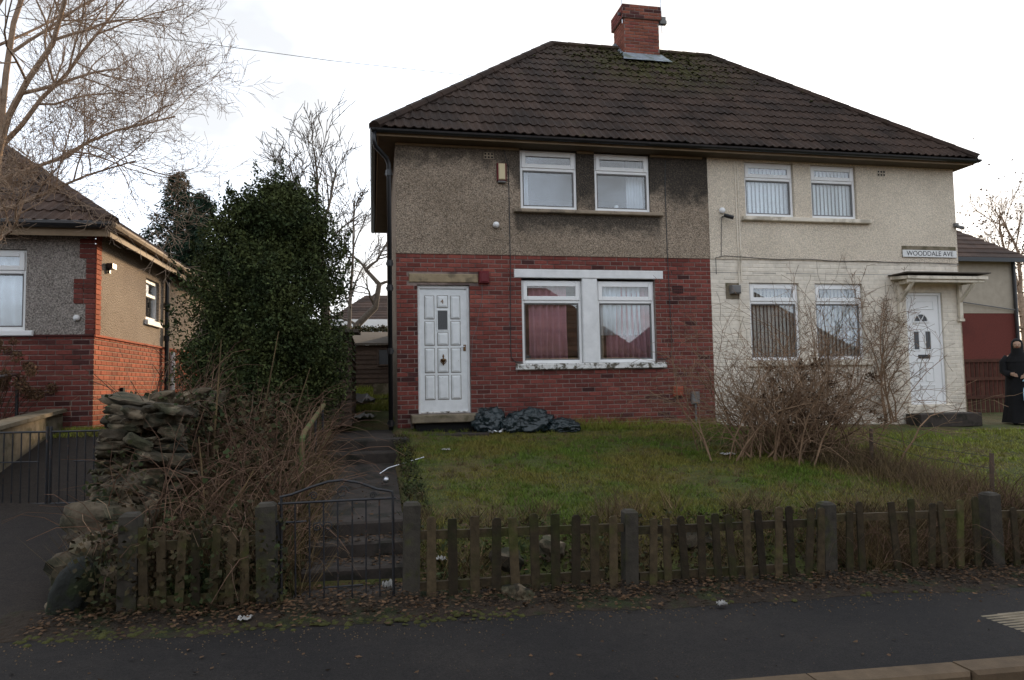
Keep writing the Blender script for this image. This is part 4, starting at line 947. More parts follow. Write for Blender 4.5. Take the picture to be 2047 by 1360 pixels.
# hedge-like shrub top between garage and shed is built with the plants
# ------------------------------------------------------------------ sheds
def shed(name, label, x0, x1, y0, y1, z0, z1, zr, win=None, grp=None):
    t = thing(name, label, 'shed', ((x0+x1)/2, (y0+y1)/2, z0))
    b = MB(); b.box(x0+.02, x1-.02, y0+.02, y1-.02, z0, z1); b.build('frame', MT['dark'], t)
    n = int((z1-z0)/.105); h = (z1-z0)/n
    for i in range(n):
        a = z0+i*h; dz = U(-.006, .006)
        q = MB(); q.add([(x0, y0-.012, a+dz), (x1, y0-.012, a-dz), (x1, y0+.008, a+h-dz), (x0, y0+.008, a+h+dz), (x0, y0+.018, a), (x1, y0+.018, a), (x1, y0+.018, a+h), (x0, y0+.018, a+h)], [(0, 1, 2, 3), (4, 5, 1, 0), (3, 2, 6, 7), (0, 3, 7, 4), (1, 5, 6, 2)]); q.build('board', MT['wood_dark'], t)
        q = MB(); q.add([(x1+.012, y0+.02, a), (x1+.012, y1, a), (x1-.008, y1, a+h), (x1-.008, y0+.02, a+h), (x1-.018, y0+.02, a), (x1-.018, y1, a)], [(0, 1, 2, 3), (4, 5, 1, 0)]); q.build('board', MT['wood_dark'], t)
    b = MB(); b.add([(x0-.1, y0-.12, z1), (x1+.1, y0-.12, z1), (x1+.1, y1+.1, zr), (x0-.1, y1+.1, zr), (x0-.1, y0-.12, z1+.05), (x1+.1, y0-.12, z1+.05), (x1+.1, y1+.1, zr+.05), (x0-.1, y1+.1, zr+.05)], [(4, 5, 6, 7), (3, 2, 1, 0), (0, 1, 5, 4), (1, 2, 6, 5), (0, 4, 7, 3)]); b.build('roof', MT['felt'], t)
    if win:
        a, c, d, e = win; s = MB(); frame_ring(s, a, c, d, e, y0-.05, y0-.013, .04); w_ = s.build('window', MT['wood_dark'], t); s = MB(); s.box(a+.03, c-.03, y0-.03, y0-.02, d+.03, e-.03); s.build('pane', MT['frosted'], w_)
    return t
shed('timber_shed', 'timber shed with horizontal boards beside the evergreen bush', -2.0, -.33, 11.6, 14.6, .92, 2.42, 2.6)
shed('garden_shed', 'grey boarded shed with a small window in the back garden', -.9, 1.9, 17, 19, 1.4, 2.52, 2.95, (.12, .52, 2.02, 2.45))
t = MB(); t.box(.02, .55, 15.9, 16.2, 1.32, 1.58); t.box(.05, .52, 15.93, 16.17, 1.58, 1.6); tag(t.build('concrete_trough', MT['concrete_light']), 'pale block of concrete on the back lawn', 'block')
b = MB(); b.box(-.4, .9, 15.2, 15.36, 1.0, 1.28); tag(b.build('garden_edging', MT['concrete']), 'low concrete edging across the back lawn', 'edging')
# ------------------------------------------------------------------ fence beside the cream house
fb = thing('board_fence', 'dark red board fence behind the person in black', 'fence', (14, 14.6, .7))
for i in range(26):
    x = 12.2+i*.13; h = 2.0+U(-.02, .02)-.02*i*.3
    q = MB(); q.cbox(x, x+.10, 14.6, 14.62, .6, h, .004); q.build('board', MT['wood_red'], fb)
for z in (.95, 1.4, 1.85): q = MB(); q.box(12.15, 15.7, 14.55, 14.598, z, z+.08); q.build('rail', MT['wood_red'], fb)
for x in (12.1, 14.0, 15.75): q = MB(); q.box(x, x+.09, 14.5, 14.59, .5, 2.1); q.build('post', MT['wood_red'], fb)
pk = MB(); pk.cbox(8.9, 13.5, 10.50, 10.62, .50, .575, .01); pk.cbox(9.6, 14.5, 10.625, 11.0, .45, .565, .01); tag(pk.build('slab_path', MT['concrete_light']), 'pale slab path leading to the canopied door', 'path')['kind'] = 'structure'
# ------------------------------------------------------------------ houses across the street, mirrored in the panes
hip_house('facing_bungalow', 'brown roofed bungalow mirrored in the windows left of the lamp post', 1.6, 12.2, -15.5, -8, -.3, .9, 2.75, 6.4, 'render_tan', 'brick', 'tile_far', ((2, 4, 1.2, 2.4), (7, 9, 1.2, 2.4)), face=1, chim=5)
hip_house('facing_bungalow', 'brown roofed bungalow with chimney mirrored right of the lamp post', 13.6, 23.9, -15.5, -8, -.6, .7, 2.6, 6.3, 'render_tan', 'brick', 'tile_far', ((14, 16, 1.0, 2.2), (19, 21, 1.0, 2.2)), face=1, chim=15.5)
hip_house('facing_bungalow', 'brown roofed bungalow behind the viewer facing the driveway', -11.4, -.6, -15.5, -8, .0, 1.2, 3.05, 6.7, 'render_tan', 'brick', 'tile_far', ((-9, -7, 1.5, 2.7), (-5, -3, 1.5, 2.7)), face=1, chim=-6)
lp = thing('street_lamp', 'grey lamp post mirrored in the lower right window', 'street lamp', (9.2, -2.2, -.25))
b = MB(); b.tube([(9.2, -4.2, -.3), (9.2, -4.2, 1.1)], .08, 10); b.build('base', MT['plasticgrey'], lp)
b = MB(); b.tube([(9.2, -4.2, 1.1), (9.2, -4.2, 4.9), (9.15, -4.1, 5.1), (8.9, -3.9, 5.15)], .075, 10); b.build('column', MT['plasticgrey'], lp)
b = MB(); b.lathe((8.75, -3.8, 5.02), [(.05, .12), (.16, .1), (.2, .0), (.12, -.08), (.01, -.1)], 12); b.build('lantern', MT['plasticgrey'], lp)
# overhead wire
cable('thin overhead telephone wire crossing the sky to the roof', [(2.5, 15.6, 8.67), (-.8, 14.28, 8.19), (-3.99, 13, 7.82), (-7, 11.8, 7.5), (-10.2, 10.5, 7.25)], .006, 'plasticgrey', 'telephone_wire')
# ------------------------------------------------------------------ picket fences, gates, rail
PY = 5.2
POST = ((-1.615, .726, .12), (-.722, .747, .13), (.26, .70, .12), (1.93, .56, .105), (3.635, .53, .11), (5.25, .53, .115))
def post(parent, x, zt, w, name='post'):
    b = MB(); z0 = pz(x)-.15; c = .02; hw = w/2
    b.add([(x-hw, PY-hw, z0), (x+hw, PY-hw, z0), (x+hw, PY+hw, z0), (x-hw, PY+hw, z0), (x-hw, PY-hw, zt-c), (x+hw, PY-hw, zt-c), (x+hw, PY+hw, zt-c), (x-hw, PY+hw, zt-c), (x-hw+c, PY-hw+c, zt), (x+hw-c, PY-hw+c, zt), (x+hw-c, PY+hw-c, zt), (x-hw+c, PY+hw-c, zt)],
          [(0, 1, 5, 4), (1, 2, 6, 5), (2, 3, 7, 6), (3, 0, 4, 7), (4, 5, 9, 8), (5, 6, 10, 9), (6, 7, 11, 10), (7, 4, 8, 11), (8, 9, 10, 11)])
    o = b.build(name, MT['concrete_post'], parent); o.rotation_euler = (U(-.015, .015), U(-.02, .02), 0); return o
def picket(parent, x, zt, w=.066, tilt=0):
    b = MB(); z0 = pz(x)+.02; h = w/2; t = .018; a = U(.0, .025)
    vs = []
    for y in (-.01-t, -.01):
        vs += [(-h, y, 0), (h, y, 0), (h*.96, y, zt-z0-a), (h*.5, y, zt-z0), (-h*.5, y, zt-z0), (-h*.96, y, zt-z0-a)]
    b.add(vs, [(0, 1, 2, 3, 4, 5), (11, 10, 9, 8, 7, 6)] + [(i, 6+i, 6+(i+1) % 6, (i+1) % 6) for i in range(6)])
    me = b.mesh('picket', MT['wood']); link('picket', me, parent, (x, PY-.045+U(-.006, .006), z0), rot=(U(-.02, .02), tilt+rnd.gauss(0, .018), U(-.06, .06)))
def rail(parent, x0, x1, z0, z1):
    b = MB(); y0 = PY-.048
    b.add([(x0, y0, z0-.03), (x1, y0, z1-.03), (x1, y0+.035, z1-.03), (x0, y0+.035, z0-.03), (x0, y0, z0+.03), (x1, y0, z1+.03), (x1, y0+.035, z1+.03), (x0, y0+.035, z0+.03)], [(0, 1, 5, 4), (2, 3, 7, 6), (4, 5, 6, 7), (3, 2, 1, 0), (1, 2, 6, 5), (0, 4, 7, 3)]); b.build('rail', MT['wood'], parent)
f1 = thing('picket_fence', 'short mossy picket fence left of the iron gate', 'fence', (-1.17, PY, 0), 'weathered picket fences along the pavement')
for i in (0, 1): post(f1, *POST[i])
rail(f1, -1.55, -.79, .50, .50); rail(f1, -1.55, -.79, .13, .13)
for x in (-1.50, -1.39, -1.285, -1.18, -1.075, -.97, -.865): picket(f1, x, .62+U(-.05, .02), .058, U(-.03, .03))
f2 = thing('picket_fence', 'long mossy picket fence right of the iron gate along the lawn', 'fence', (2.7, PY, 0), 'weathered picket fences along the pavement')
for i in (2, 3, 4, 5): post(f2, *POST[i])
rail(f2, .32, 1.88, .465, .43); rail(f2, .32, 1.72, .10, .09); rail(f2, 1.98, 3.58, .40, .37); rail(f2, 2.0, 3.3, .05, .03); rail(f2, 3.69, 4.9, .40, .37); rail(f2, 5.31, 7.2, .34, .28)
for x in (.405, .565, .72, .877, 1.026, 1.178, 1.33, 1.484, 1.632): picket(f2, x, .59-.03*(x-.4)+U(-.015, .01), .068)
picket(f2, 1.78, .53, .064); 
for x in (2.10, 2.22, 2.37, 2.51, 2.64, 2.77, 2.905, 3.03, 3.16, 3.28, 3.42, 3.53): picket(f2, x, .51+U(-.03, .02), .06, U(-.05, .05))
for x in (3.80, 3.92, 4.25, 4.41, 4.56, 4.70, 4.85, 5.02): picket(f2, x, .50+U(-.06, .03), .06, U(-.09, .09))
for x in (5.42, 5.58, 5.73, 5.9, 6.1, 6.3, 6.5, 6.7, 6.9): picket(f2, x, .42+U(-.04, .03), .06, U(-.05, .05))
post(f2, 7.1, .42, .11)
# iron garden gate
gt = thing('garden_gate', 'black wrought iron garden gate with an arched top', 'gate', (-.25, PY, 0))
gx0, gx1, gzb, gzt = -.635, .14, .0, .735
def bar(parent, name, pts, r=.008, m='iron', n=6): b = MB(); b.tube(pts, r, n); return b.build(name, MT[m], parent)
bar(gt, 'stile', [(gx0, PY, gzb), (gx0, PY, gzt+.05)], .011); bar(gt, 'stile', [(gx1, PY, gzb-.02), (gx1, PY, gzt+.02)], .011)
bar(gt, 'top_rail', [(gx0-.02, PY, gzt), (gx1+.02, PY, gzt)], .009); bar(gt, 'bottom_rail', [(gx0, PY, .005), (gx1, PY, -.015)], .009); bar(gt, 'lower_rail', [(gx0+.28, PY+.012, .13), (gx0+.56, PY+.012, .13)], .006); bar(gt, 'lock_rail', [(gx0, PY+.013, .60), (gx0+.17, PY+.013, .60)], .008)
bar(gt, 'arch', [(gx0-.01, PY, gzt+.045), (gx0+.07, PY, gzt+.06), (gx0+.2, PY, gzt+.105), (gx0+.32, PY, gzt+.138), (gx0+.42, PY, gzt+.145), (gx0+.54, PY, gzt+.12), (gx0+.66, PY, gzt+.07), (gx0+.74, PY, gzt+.055), (gx1-.005, PY, gzt+.045), (gx1+.002, PY, gzt)], .010)
for i in range(1, 8): x = gx0+(gx1-gx0)*i/8; bar(gt, 'bar', [(x, PY+.001, .005), (x+U(-.004, .004), PY+.001, gzt)], .0065)
def scroll(x, z, r, s=1):
    return [(x+s*r*(1-t*.8)*math.cos(t*10), PY-.012, z+r*(1-t*.8)*math.sin(t*10)) for t in [i/22 for i in range(23)]]
for x, z, r, s in ((-.39, .56, .035, 1), (-.315, .56, .035, -1), (gx1-.14, gzt+.03, .025, 1), (gx0+.42, gzt+.06, .045, 1), (gx0+.22, gzt+.045, .03, -1)): bar(gt, 'scroll', scroll(x, z, r, s), .004, n=4)
block('latch', 'iron', gx0-.04, gx0-.012, PY-.02, PY+.02, .48, .62, gt, .003)
# driveway gates
for nm, a, c, lab in (('driveway_gate', (-2.62, 8.35), (-3.42, 8.45), 'black iron driveway gate leaf nearer the stone wall'), ('driveway_gate', (-3.46, 8.46), (-4.28, 8.6), 'black iron driveway gate leaf nearer the retaining wall')):
    t = thing(nm, lab, 'gate', (a[0], a[1], .3), 'driveway gates')
    def q(u, z): return (a[0]+(c[0]-a[0])*u, a[1]+(c[1]-a[1])*u, .32+z)
    bar(t, 'stile', [q(0, 0), q(0, .86)], .014); bar(t, 'stile', [q(1, 0), q(1, .86)], .014)
    bar(t, 'bottom_rail', [q(0, .03), q(1, .03)], .012); bar(t, 'top_rail', [q(0, .80), q(1, .80)], .012); bar(t, 'middle_rail', [q(.1, .48), q(.7, .48)], .008)
    for i in range(1, 9): bar(t, 'bar', [q(i/9, .03), q(i/9, .80)], .007)
# rusty handrail by the path
hr = thing('path_handrail', 'rusty bent metal handrail beside the garden path', 'handrail', (-.62, 7.5, .5))
bar(hr, 'rail', [(-.69, 7.0, .35), (-.665, 7.02, 1.06), (-.65, 7.12, 1.12), (-.58, 8.75, 1.33)], .026, 'rust', 8)
bar(hr, 'post', [(-.61, 7.9, .5), (-.61, 7.9, 1.21)], .014, 'iron'); bar(hr, 'post', [(-.585, 8.65, .6), (-.585, 8.65, 1.31)], .014, 'iron')
# ------------------------------------------------------------------ stones
def stone_mesh(name, m, seed, sub=2, flat=.25, amp=.28, sharp=True, cube=.8):
    bm = bmesh.new(); bmesh.ops.create_icosphere(bm, subdivisions=sub, radius=.5)
    for v in bm.verts:
        c = v.co.copy(); q = Vector((c.x*1.0, c.y, c.z))
        mx = max(abs(c.x), abs(c.y), abs(c.z)); v.co = c.lerp(c*(.5/mx)*.9, cube)
        v.co *= 1+amp*noise.noise(q*2.3+Vector((seed*7.1, seed*3.3, 0)))+.06*noise.noise(q*6+Vector((seed, 9, 2)))
    me = bpy.data.meshes.new(name); bm.to_mesh(me); bm.free(); me.materials.append(m); me.shade_smooth()
    if sharp: me.set_sharp_from_angle(angle=R(24))
    return me
stm = [stone_mesh('stone', MT['drystone'], i, 3, amp=.42) for i in range(12)]
dw = thing('dry_stone_wall', 'tumbledown dry stone wall between the driveway and the brambles', 'wall', (-2.1, 7, .2))
b = MB(); b.box(-1.98, -1.76, 6.45, 9.3, .0, 1.22); b.build('wall_core', MT['soil'], dw)
for face in (0, 1):                                            # drive side, then the broken end
    u = 0.0; z = .12; u1 = 3.0 if face == 0 else .42
    while z < 1.36:
        h = U(.05, .105); u = U(-.1, 0)
        while u < u1:
            L = U(.10, .26)
            if face == 0: c = (-2.03+U(-.05, .04), 6.3+u+L/2+.25*max(0, z-.7)*.2, z+h/2)
            else: c = (-2.12+u+L/2, 6.28+U(-.09, .06)+.12*max(0, z-.5), z+h/2)
            if rnd.random() > .06:
                sc_ = (U(.24, .34), L*1.12, h*U(1.1, 1.35)) if face == 0 else (L*1.12, U(.24, .34), h*U(1.1, 1.35))
                link('stone', rnd.choice(stm), dw, c, rot=(U(-.16, .16), U(-.2, .2), U(-.4, .4)), scale=sc_)
            u += L*.95
        z += h*.98
y = 6.3
while y < 9.2:
    L = U(.2, .4); link('stone', rnd.choice(stm), dw, (-1.92+U(-.08, .08), y+L/2, 1.38+U(-.04, .07)), rot=(U(-.35, .35), U(-.35, .35), U(-.5, .5)), scale=(U(.3, .5), L*1.1, U(.1, .2))); y += L*.9
for i in range(64):                                           # the fallen end towards the street
    t_ = (i+rnd.random())/64; y = 6.3-t_*.9; zt = 1.15*(1-t_)**1.1+.12
    link('stone', rnd.choice(stm), dw, (-1.95+U(-.16, .22), y+U(-.06, .06), max(.06, zt*U(.3, 1.0))), rot=(U(-.7, .7), U(-.7, .7), U(0, 3)), scale=(U(.13, .34), U(.13, .3), U(.08, .2)))
for x, y, z, sx, sy, sz in ((-2.0, 5.85, .60, .45, .4, .26), (-1.9, 5.7, .45, .5, .4, .28), (-2.05, 5.6, .3, .42, .36, .3), (-1.85, 5.42, .22, .36, .3, .26)):
    link('stone', rnd.choice(stm), dw, (x, y, z), rot=(U(-.4, .4), U(-.4, .4), U(0, 3)), scale=(sx, sy, sz))
IVYWALL = True
o = link('boulder', stone_mesh('boulder', MT['boulder'], 21, 4, amp=.25, sharp=False, cube=.15), None, (-1.98, 5.28, .19), rot=(0, .05, .4), scale=(.31, .29, .46)); tag(o, 'dark rounded boulder at the pavement end of the stone wall', 'boulder')
for i, (x, y, s, lab) in enumerate(((1.05, 5.62, .2, 'brown rockery stone behind the pickets nearest the gate'), (1.45, 5.7, .22, 'flat mossy rockery stone behind the middle pickets'), (1.02, 5.08, .17, 'half buried stone at the foot of the pickets'), (2.75, 5.75, .2, 'mossy rockery stone behind the far bay of pickets'))):
    o = link('rockery_stone', rnd.choice(stm), None, (x, y, gh(x, max(y, 5.2))+.03), rot=(.2, .1, i), scale=(s*1.3, s, s*.8)); tag(o, lab, 'stone', 'rockery stones')
# ------------------------------------------------------------------ rubbish
def bag(label, c, r, seed):
    bm = bmesh.new(); bmesh.ops.create_icosphere(bm, subdivisions=5, radius=1)
    for v in bm.verts:
        p = v.co.copy(); q = p*1.5+Vector((seed*5, 0, 0))
        n1 = noise.noise(q); n2 = 1-abs(noise.noise(q*2.1+Vector((3, 1, 8)))); n3 = 1-abs(noise.noise(q*5+Vector((0, 7, 2))))
        n4 = 1-abs(noise.noise(q*3.3+Vector((p.z*2, 5, 1)))); n5 = 1-abs(noise.noise(q*11+Vector((2, 7, 2))))
        v.co = p*(1+.24*n1+.16*(n2**4-.5)+.07*(n4**4-.5)+.04*(n3**3-.6)+.012*(n5**2-.6))
        if v.co.z < -.55: v.co.z = -.55-(v.co.z+.55)*.1
        v.co = Vector((v.co.x*r[0], v.co.y*r[1], (v.co.z+.55)*r[2]))
    me = bpy.data.meshes.new('bin_bag'); bm.to_mesh(me); bm.free(); me.materials.append(MT['bag']); me.shade_smooth()
    return tag(link('bin_bag', me, None, c), label, 'bin bag', 'dumped bin bags')
bag('black bin bag against the door step', (1.83, 11.02, .80), (.27, .23, .24), 1)
bag('black bin bag, biggest and middle of the three', (2.47, 11.0, .78), (.37, .27, .24), 2)
bag('black bin bag lying flat, farthest from the door', (2.98, 10.92, .76), (.28, .2, .14), 3)
bag('small sagging black bag between the two bigger bags', (2.12, 10.86, .78), (.17, .15, .16), 5)
def crumple(label, c, r, m, seed, name='litter', sz=.5):
    n_ = 9; b = MB(); vs = []
    for j_ in range(n_):
        for i_ in range(n_):
            u, v_ = i_/(n_-1)-.5, j_/(n_-1)-.5; e = 1+.35*noise.noise((u*3+seed*4, v_*3, seed))
            vs.append((c[0]+u*2.4*r*e, c[1]+v_*1.9*r*e, c[2]+sz*r*(abs(noise.noise((u*4+seed*9, v_*4, 3)))*1.6+.5*noise.noise((u*11, v_*11+seed, 1)))))
    b.add(vs, [(j_*n_+i_, j_*n_+i_+1, (j_+1)*n_+i_+1, (j_+1)*n_+i_) for j_ in range(n_-1) for i_ in range(n_-1) if not (i_ in (0, n_-2) and (j_*7+seed*3) % 5 == 0)])
    o = b.build(name, m); md = o.modifiers.new('t', 'SOLIDIFY'); md.thickness = .002
    return tag(o, label, 'litter', 'scraps of litter')
crumple('crumpled silver foil in front of the bin bags', (1.86, 10.72, .80), .09, MT['steel'], 1, 'foil')
crumple('white paper scrap on the lawn near the path', (.95, 9.3, gh(.95, 9.3)+.03), .045, MT['paper'], 2)
crumple('white rag on the lawn before the bare shrub', (4.62, 8.6, gh(4.62, 8.6)+.03), .07, MT['paper'], 3, sz=.3)
crumple('white paper scrap fallen on the pavement below the pickets', (2.42, 4.66, pz(2.4)+.03), .028, MT['paper'], 4, sz=.8)
crumple('white paper scrap in the leaves left of the gate', (-.82, 4.88, verge(-.82, 4.88)+.02), .035, MT['paper'], 5)
crumple('pale scrap beside the boulder', (-2.25, 5.05, pz(-2.25)+.02), .025, MT['paper'], 6)
crumple('torn white wrapper inside the gate by its right post', (.10, 5.36, .07), .032, MT['paper'], 7, sz=1.3)
crumple('pale scrap caught on top of the bank behind the pickets', (.52, 5.66, gh(.52, 5.66)+.04), .04, MT['paper'], 8)
crumple('brown and white sacking by the timber shed', (-.22, 13.2, .98), .2, MT['paper'], 9, sz=.35)
crumple('grey plastic sack slumped on the back lawn', (-.42, 14.9, 1.18), .34, MT['plasticgrey'], 10, 'sack', .6)
bar(None, 'metal_tube', [(.08, 8.6, .50), (.18, 8.62, .56), (.62, 8.75, .66)], .007, 'steel'); tag(bpy.data.objects['metal_tube'], 'bent silver tube lying across the path edge', 'tube')
t = MB(); t.lathe((.14, 8.05, .50), [(.03, 0), (.034, .005), (.034, .1), (.028, .106)], 12, 'y'); tag(t.build('drink_can', MT['steel'], smooth=True), 'silver drink can on the garden path', 'can')
# ridged cover in the pavement
cv = thing('pavement_cover', 'ridged pale cover plate set in the pavement at the right', 'cover', (4.45, 4.05, -.12))
b = MB(); x0, x1, y0, y1 = 4.08, 4.78, 3.80, 4.22; z = pz(4.4)+.006; b.box(x0, x1, y0, y1, z-.03, z); b.build('plate', MT['concrete_light'], cv)
for i in range(9): q = MB(); yy = y0+.03+i*.043; q.cbox(x0+.02, x1-.02, yy, yy+.022, z-.01, z+.006, .003); q.build('ridge', MT['concrete_light'], cv)
# ------------------------------------------------------------------ the person by the cream house
PX, PYY, PZ = 12.07, 11.15, .575
pn = thing('person', 'person in a long black coat and black headscarf on the slab path', 'person', (PX, PYY, PZ))
fx, fy = -.72, -.69; sx_, sy_ = fy, -fx                      # facing direction and the body's right-hand side
def B(f, s, z): return (PX+fx*f+sx_*s, PYY+fy*f+sy_*s, PZ+z)
bm_v = [B(0, 0, .86), B(0, 0, 1.08), B(0, 0, 1.26), B(0, 0, 1.36), B(.015, 0, 1.44), B(.02, 0, 1.53),
        B(0, .16, 1.28), B(.02, .22, 1.02), B(.22, .10, .96), B(0, -.16, 1.28), B(.02, -.22, 1.02), B(.22, -.10, .93),
        B(0, .09, .82), B(.02, .09, .45), B(0, .09, .07), B(.13, .10, .03), B(0, -.09, .82), B(.05, -.09, .45), B(.04, -.09, .07), B(.17, -.10, .03)]
bm_e = [(0, 1), (1, 2), (2, 3), (3, 4), (4, 5), (2, 6), (6, 7), (7, 8), (2, 9), (9, 10), (10, 11), (0, 12), (12, 13), (13, 14), (14, 15), (0, 16), (16, 17), (17, 18), (18, 19)]
bm_r = [.13, .13, .12, .05, .075, .07, .055, .042, .03, .055, .042, .03, .085, .055, .04, .03, .085, .055, .04, .03]
for hand, base in ((8, (.22, .10, .96)), (11, (.22, -.10, .93))):
    for k_ in range(5):
        d = (k_-2)*.016; s = 1 if hand == 8 else -1; n0 = len(bm_v)
        if k_ == 0: pts = [(base[0]+.02, base[1]-s*.02, base[2]+.03), (base[0]+.045, base[1]-s*.03, base[2]+.04)]
        else: pts = [(base[0]+.05, base[1]-s*.03, base[2]-d), (base[0]+.06, base[1]-s*(.07+.004*k_), base[2]-d-.015)]
        bm_v += [B(*p) for p in pts]; bm_e += [(hand, n0), (n0, n0+1)]; bm_r += [.009, .008]
me = bpy.data.meshes.new('body'); me.from_pydata([tuple(Vector(v)-W[pn]) for v in bm_v], bm_e, []); me.materials.append(MT['skin'])
body = link('body', me, pn, PX and (PX, PYY, PZ)); sk = body.modifiers.new('skin', 'SKIN')
for i, r_ in enumerate(bm_r): me.skin_vertices[0].data[i].radius = (r_, r_)
me.skin_vertices[0].data[0].use_root = True; sk.use_smooth_shade = True
body.modifiers.new('sub', 'SUBSURF').levels = 2; body.modifiers['sub'].render_levels = 2
rb = MB(); n = 28; prof = [(.05, .29, .26), (.3, .255, .225), (.6, .225, .19), (.85, .215, .17), (1.02, .195, .15), (1.18, .205, .145), (1.27, .195, .13), (1.33, .14, .10), (1.38, .075, .075)]
vs = []
for z, a, c in prof:
    for j in range(n):
        an = 2*math.pi*j/n; fo = 1+(.09*math.sin(an*7+z*2.2)+.05*math.sin(an*13-z*5))*max(0, 1.1-z)
        vs.append(B(c*fo*math.sin(an), a*fo*math.cos(an), z))
rb.add(vs, [(i*n+j, i*n+(j+1) % n, (i+1)*n+(j+1) % n, (i+1)*n+j) for i in range(len(prof)-1) for j in range(n)])
for s in (1, -1): rb.tube([B(0, .15*s, 1.30), B(.0, .22*s, 1.2), B(.03, .235*s, 1.02), B(.12, .17*s, .97), B(.19, .12*s, .95)], [.07, .078, .068, .066, .072], 12)
rb.build('coat', MT['cloth_black'], pn, smooth=True)
hs = MB(); vs = []; n = 22
prof = [(1.20, .235, .165, .0), (1.30, .17, .13, .0), (1.38, .105, .105, .01), (1.46, .098, .105, .015), (1.53, .1, .112, .01), (1.60, .085, .095, .005), (1.64, .045, .05, 0), (1.655, .006, .006, 0)]
for z, a, c, o_ in prof:
    for j in range(n): an = 2*math.pi*j/n; vs.append(B(o_+c*math.sin(an)-.012, a*math.cos(an), z))
fs = []
for i in range(len(prof)-1):
    for j in range(n):
        if prof[i][0] >= 1.46 and prof[i][0] < 1.58 and 3 <= j <= 7: continue
        fs.append((i*n+j, i*n+(j+1) % n, (i+1)*n+(j+1) % n, (i+1)*n+j))
hs.add(vs, fs); hs.build('headscarf', MT['cloth_black'], pn, smooth=True)
fc = MB(); fc.lathe(B(.052, 0, 1.45), [(.03, 0), (.062, .03), (.068, .07), (.064, .11), (.03, .14)], 14); fc.tube([B(.11, 0, 1.545), B(.135, 0, 1.50), B(.115, 0, 1.49)], [.008, .013, .008], 6); fo = fc.build('face', MT['skin'], pn, smooth=True)
for s in (1, -1): q = MB(); q.lathe(B(.108, .028*s, 1.53), [(.004, -.006), (.010, 0), (.004, .006)], 8); q.build('eye', MT['dark'], fo)
q = MB(); q.tube([B(.112, -.02, 1.475), B(.12, 0, 1.473), B(.112, .02, 1.475)], .005, 5); q.build('mouth', MT['terracotta'], fo)
for s, o_ in ((1, 0), (-1, .04)): q = MB(); q.tube([B(-.03+o_, .09*s, .045), B(.08+o_, .095*s, .05), B(.2+o_, .10*s, .03)], [.045, .045, .03], 8); q.build('shoe', MT['cloth_black'], pn, smooth=True)
hb = thing('shopping_bag', 'light blue bag held in front of the black coat', 'bag', B(.27, -.16, .5))
q = MB(); vs = []
for z, a, c in ((.42, .12, .03), (.46, .14, .05), (.70, .15, .05), (.84, .13, .02)):
    for f_, s in ((.26-c, -a-.12), (.26-c, a-.12), (.26+c, a-.12), (.26+c, -a-.12)): vs.append(B(f_, s, z))
q.add(vs, [(i*4+j, i*4+(j+1) % 4, i*4+4+(j+1) % 4, i*4+4+j) for i in range(3) for j in range(4)] + [(3, 2, 1, 0)]); q.v = [tuple(Vector(v)*.62+W[hb]*.38) for v in q.v]; q.build('bag_body', MT['bluecloth'], hb)
q = MB(); q.tube([B(.26, -.2, .83), B(.26, -.13, .93), B(.26, -.05, .83)], .012, 6); q.build('bag_handle', MT['bluecloth'], hb)
# ------------------------------------------------------------------ plants
rng = np.random.default_rng(5)
def unit(n):
    v = rng.normal(size=(n, 3)); return v/np.linalg.norm(v, axis=1, keepdims=True)
def leaf_quads(P_, size, aspect=.45, up=0.0, out=None, fold=.25):
    n = len(P_); a = unit(n); a[:, 2] += up
    if out is not None: a += out
    a /= np.linalg.norm(a, axis=1, keepdims=True); b = np.cross(a, unit(n)); b /= np.linalg.norm(b, axis=1, keepdims=True)+1e-9
    c = np.cross(a, b); l = size*rng.uniform(.6, 1.25, (n, 1)); w = l*aspect*.5
    V = np.stack([P_, P_+a*l*.45+b*w+c*l*fold*.2, P_+a*l, P_+a*l*.45-b*w+c*l*fold*.2], 1).reshape(-1, 3)
    return V, np.arange(4*n).reshape(-1, 4)
def blades(P_, h, w, lean=.4):
    n = len(P_); an = rng.uniform(0, 6.283, n); d = np.stack([np.cos(an), np.sin(an), np.zeros(n)], 1)
    hh = (h*rng.uniform(.5, 1.3, n))[:, None]; ww = w*rng.uniform(.7, 1.3, (n, 1)); l = unit(n)*[1, 1, 0]*lean*hh
    V = np.stack([P_-d*ww*.5, P_+d*ww*.5, P_+l+np.array([0, 0, 1])*hh], 1).reshape(-1, 3)
    return V, np.arange(3*n).reshape(-1, 3)
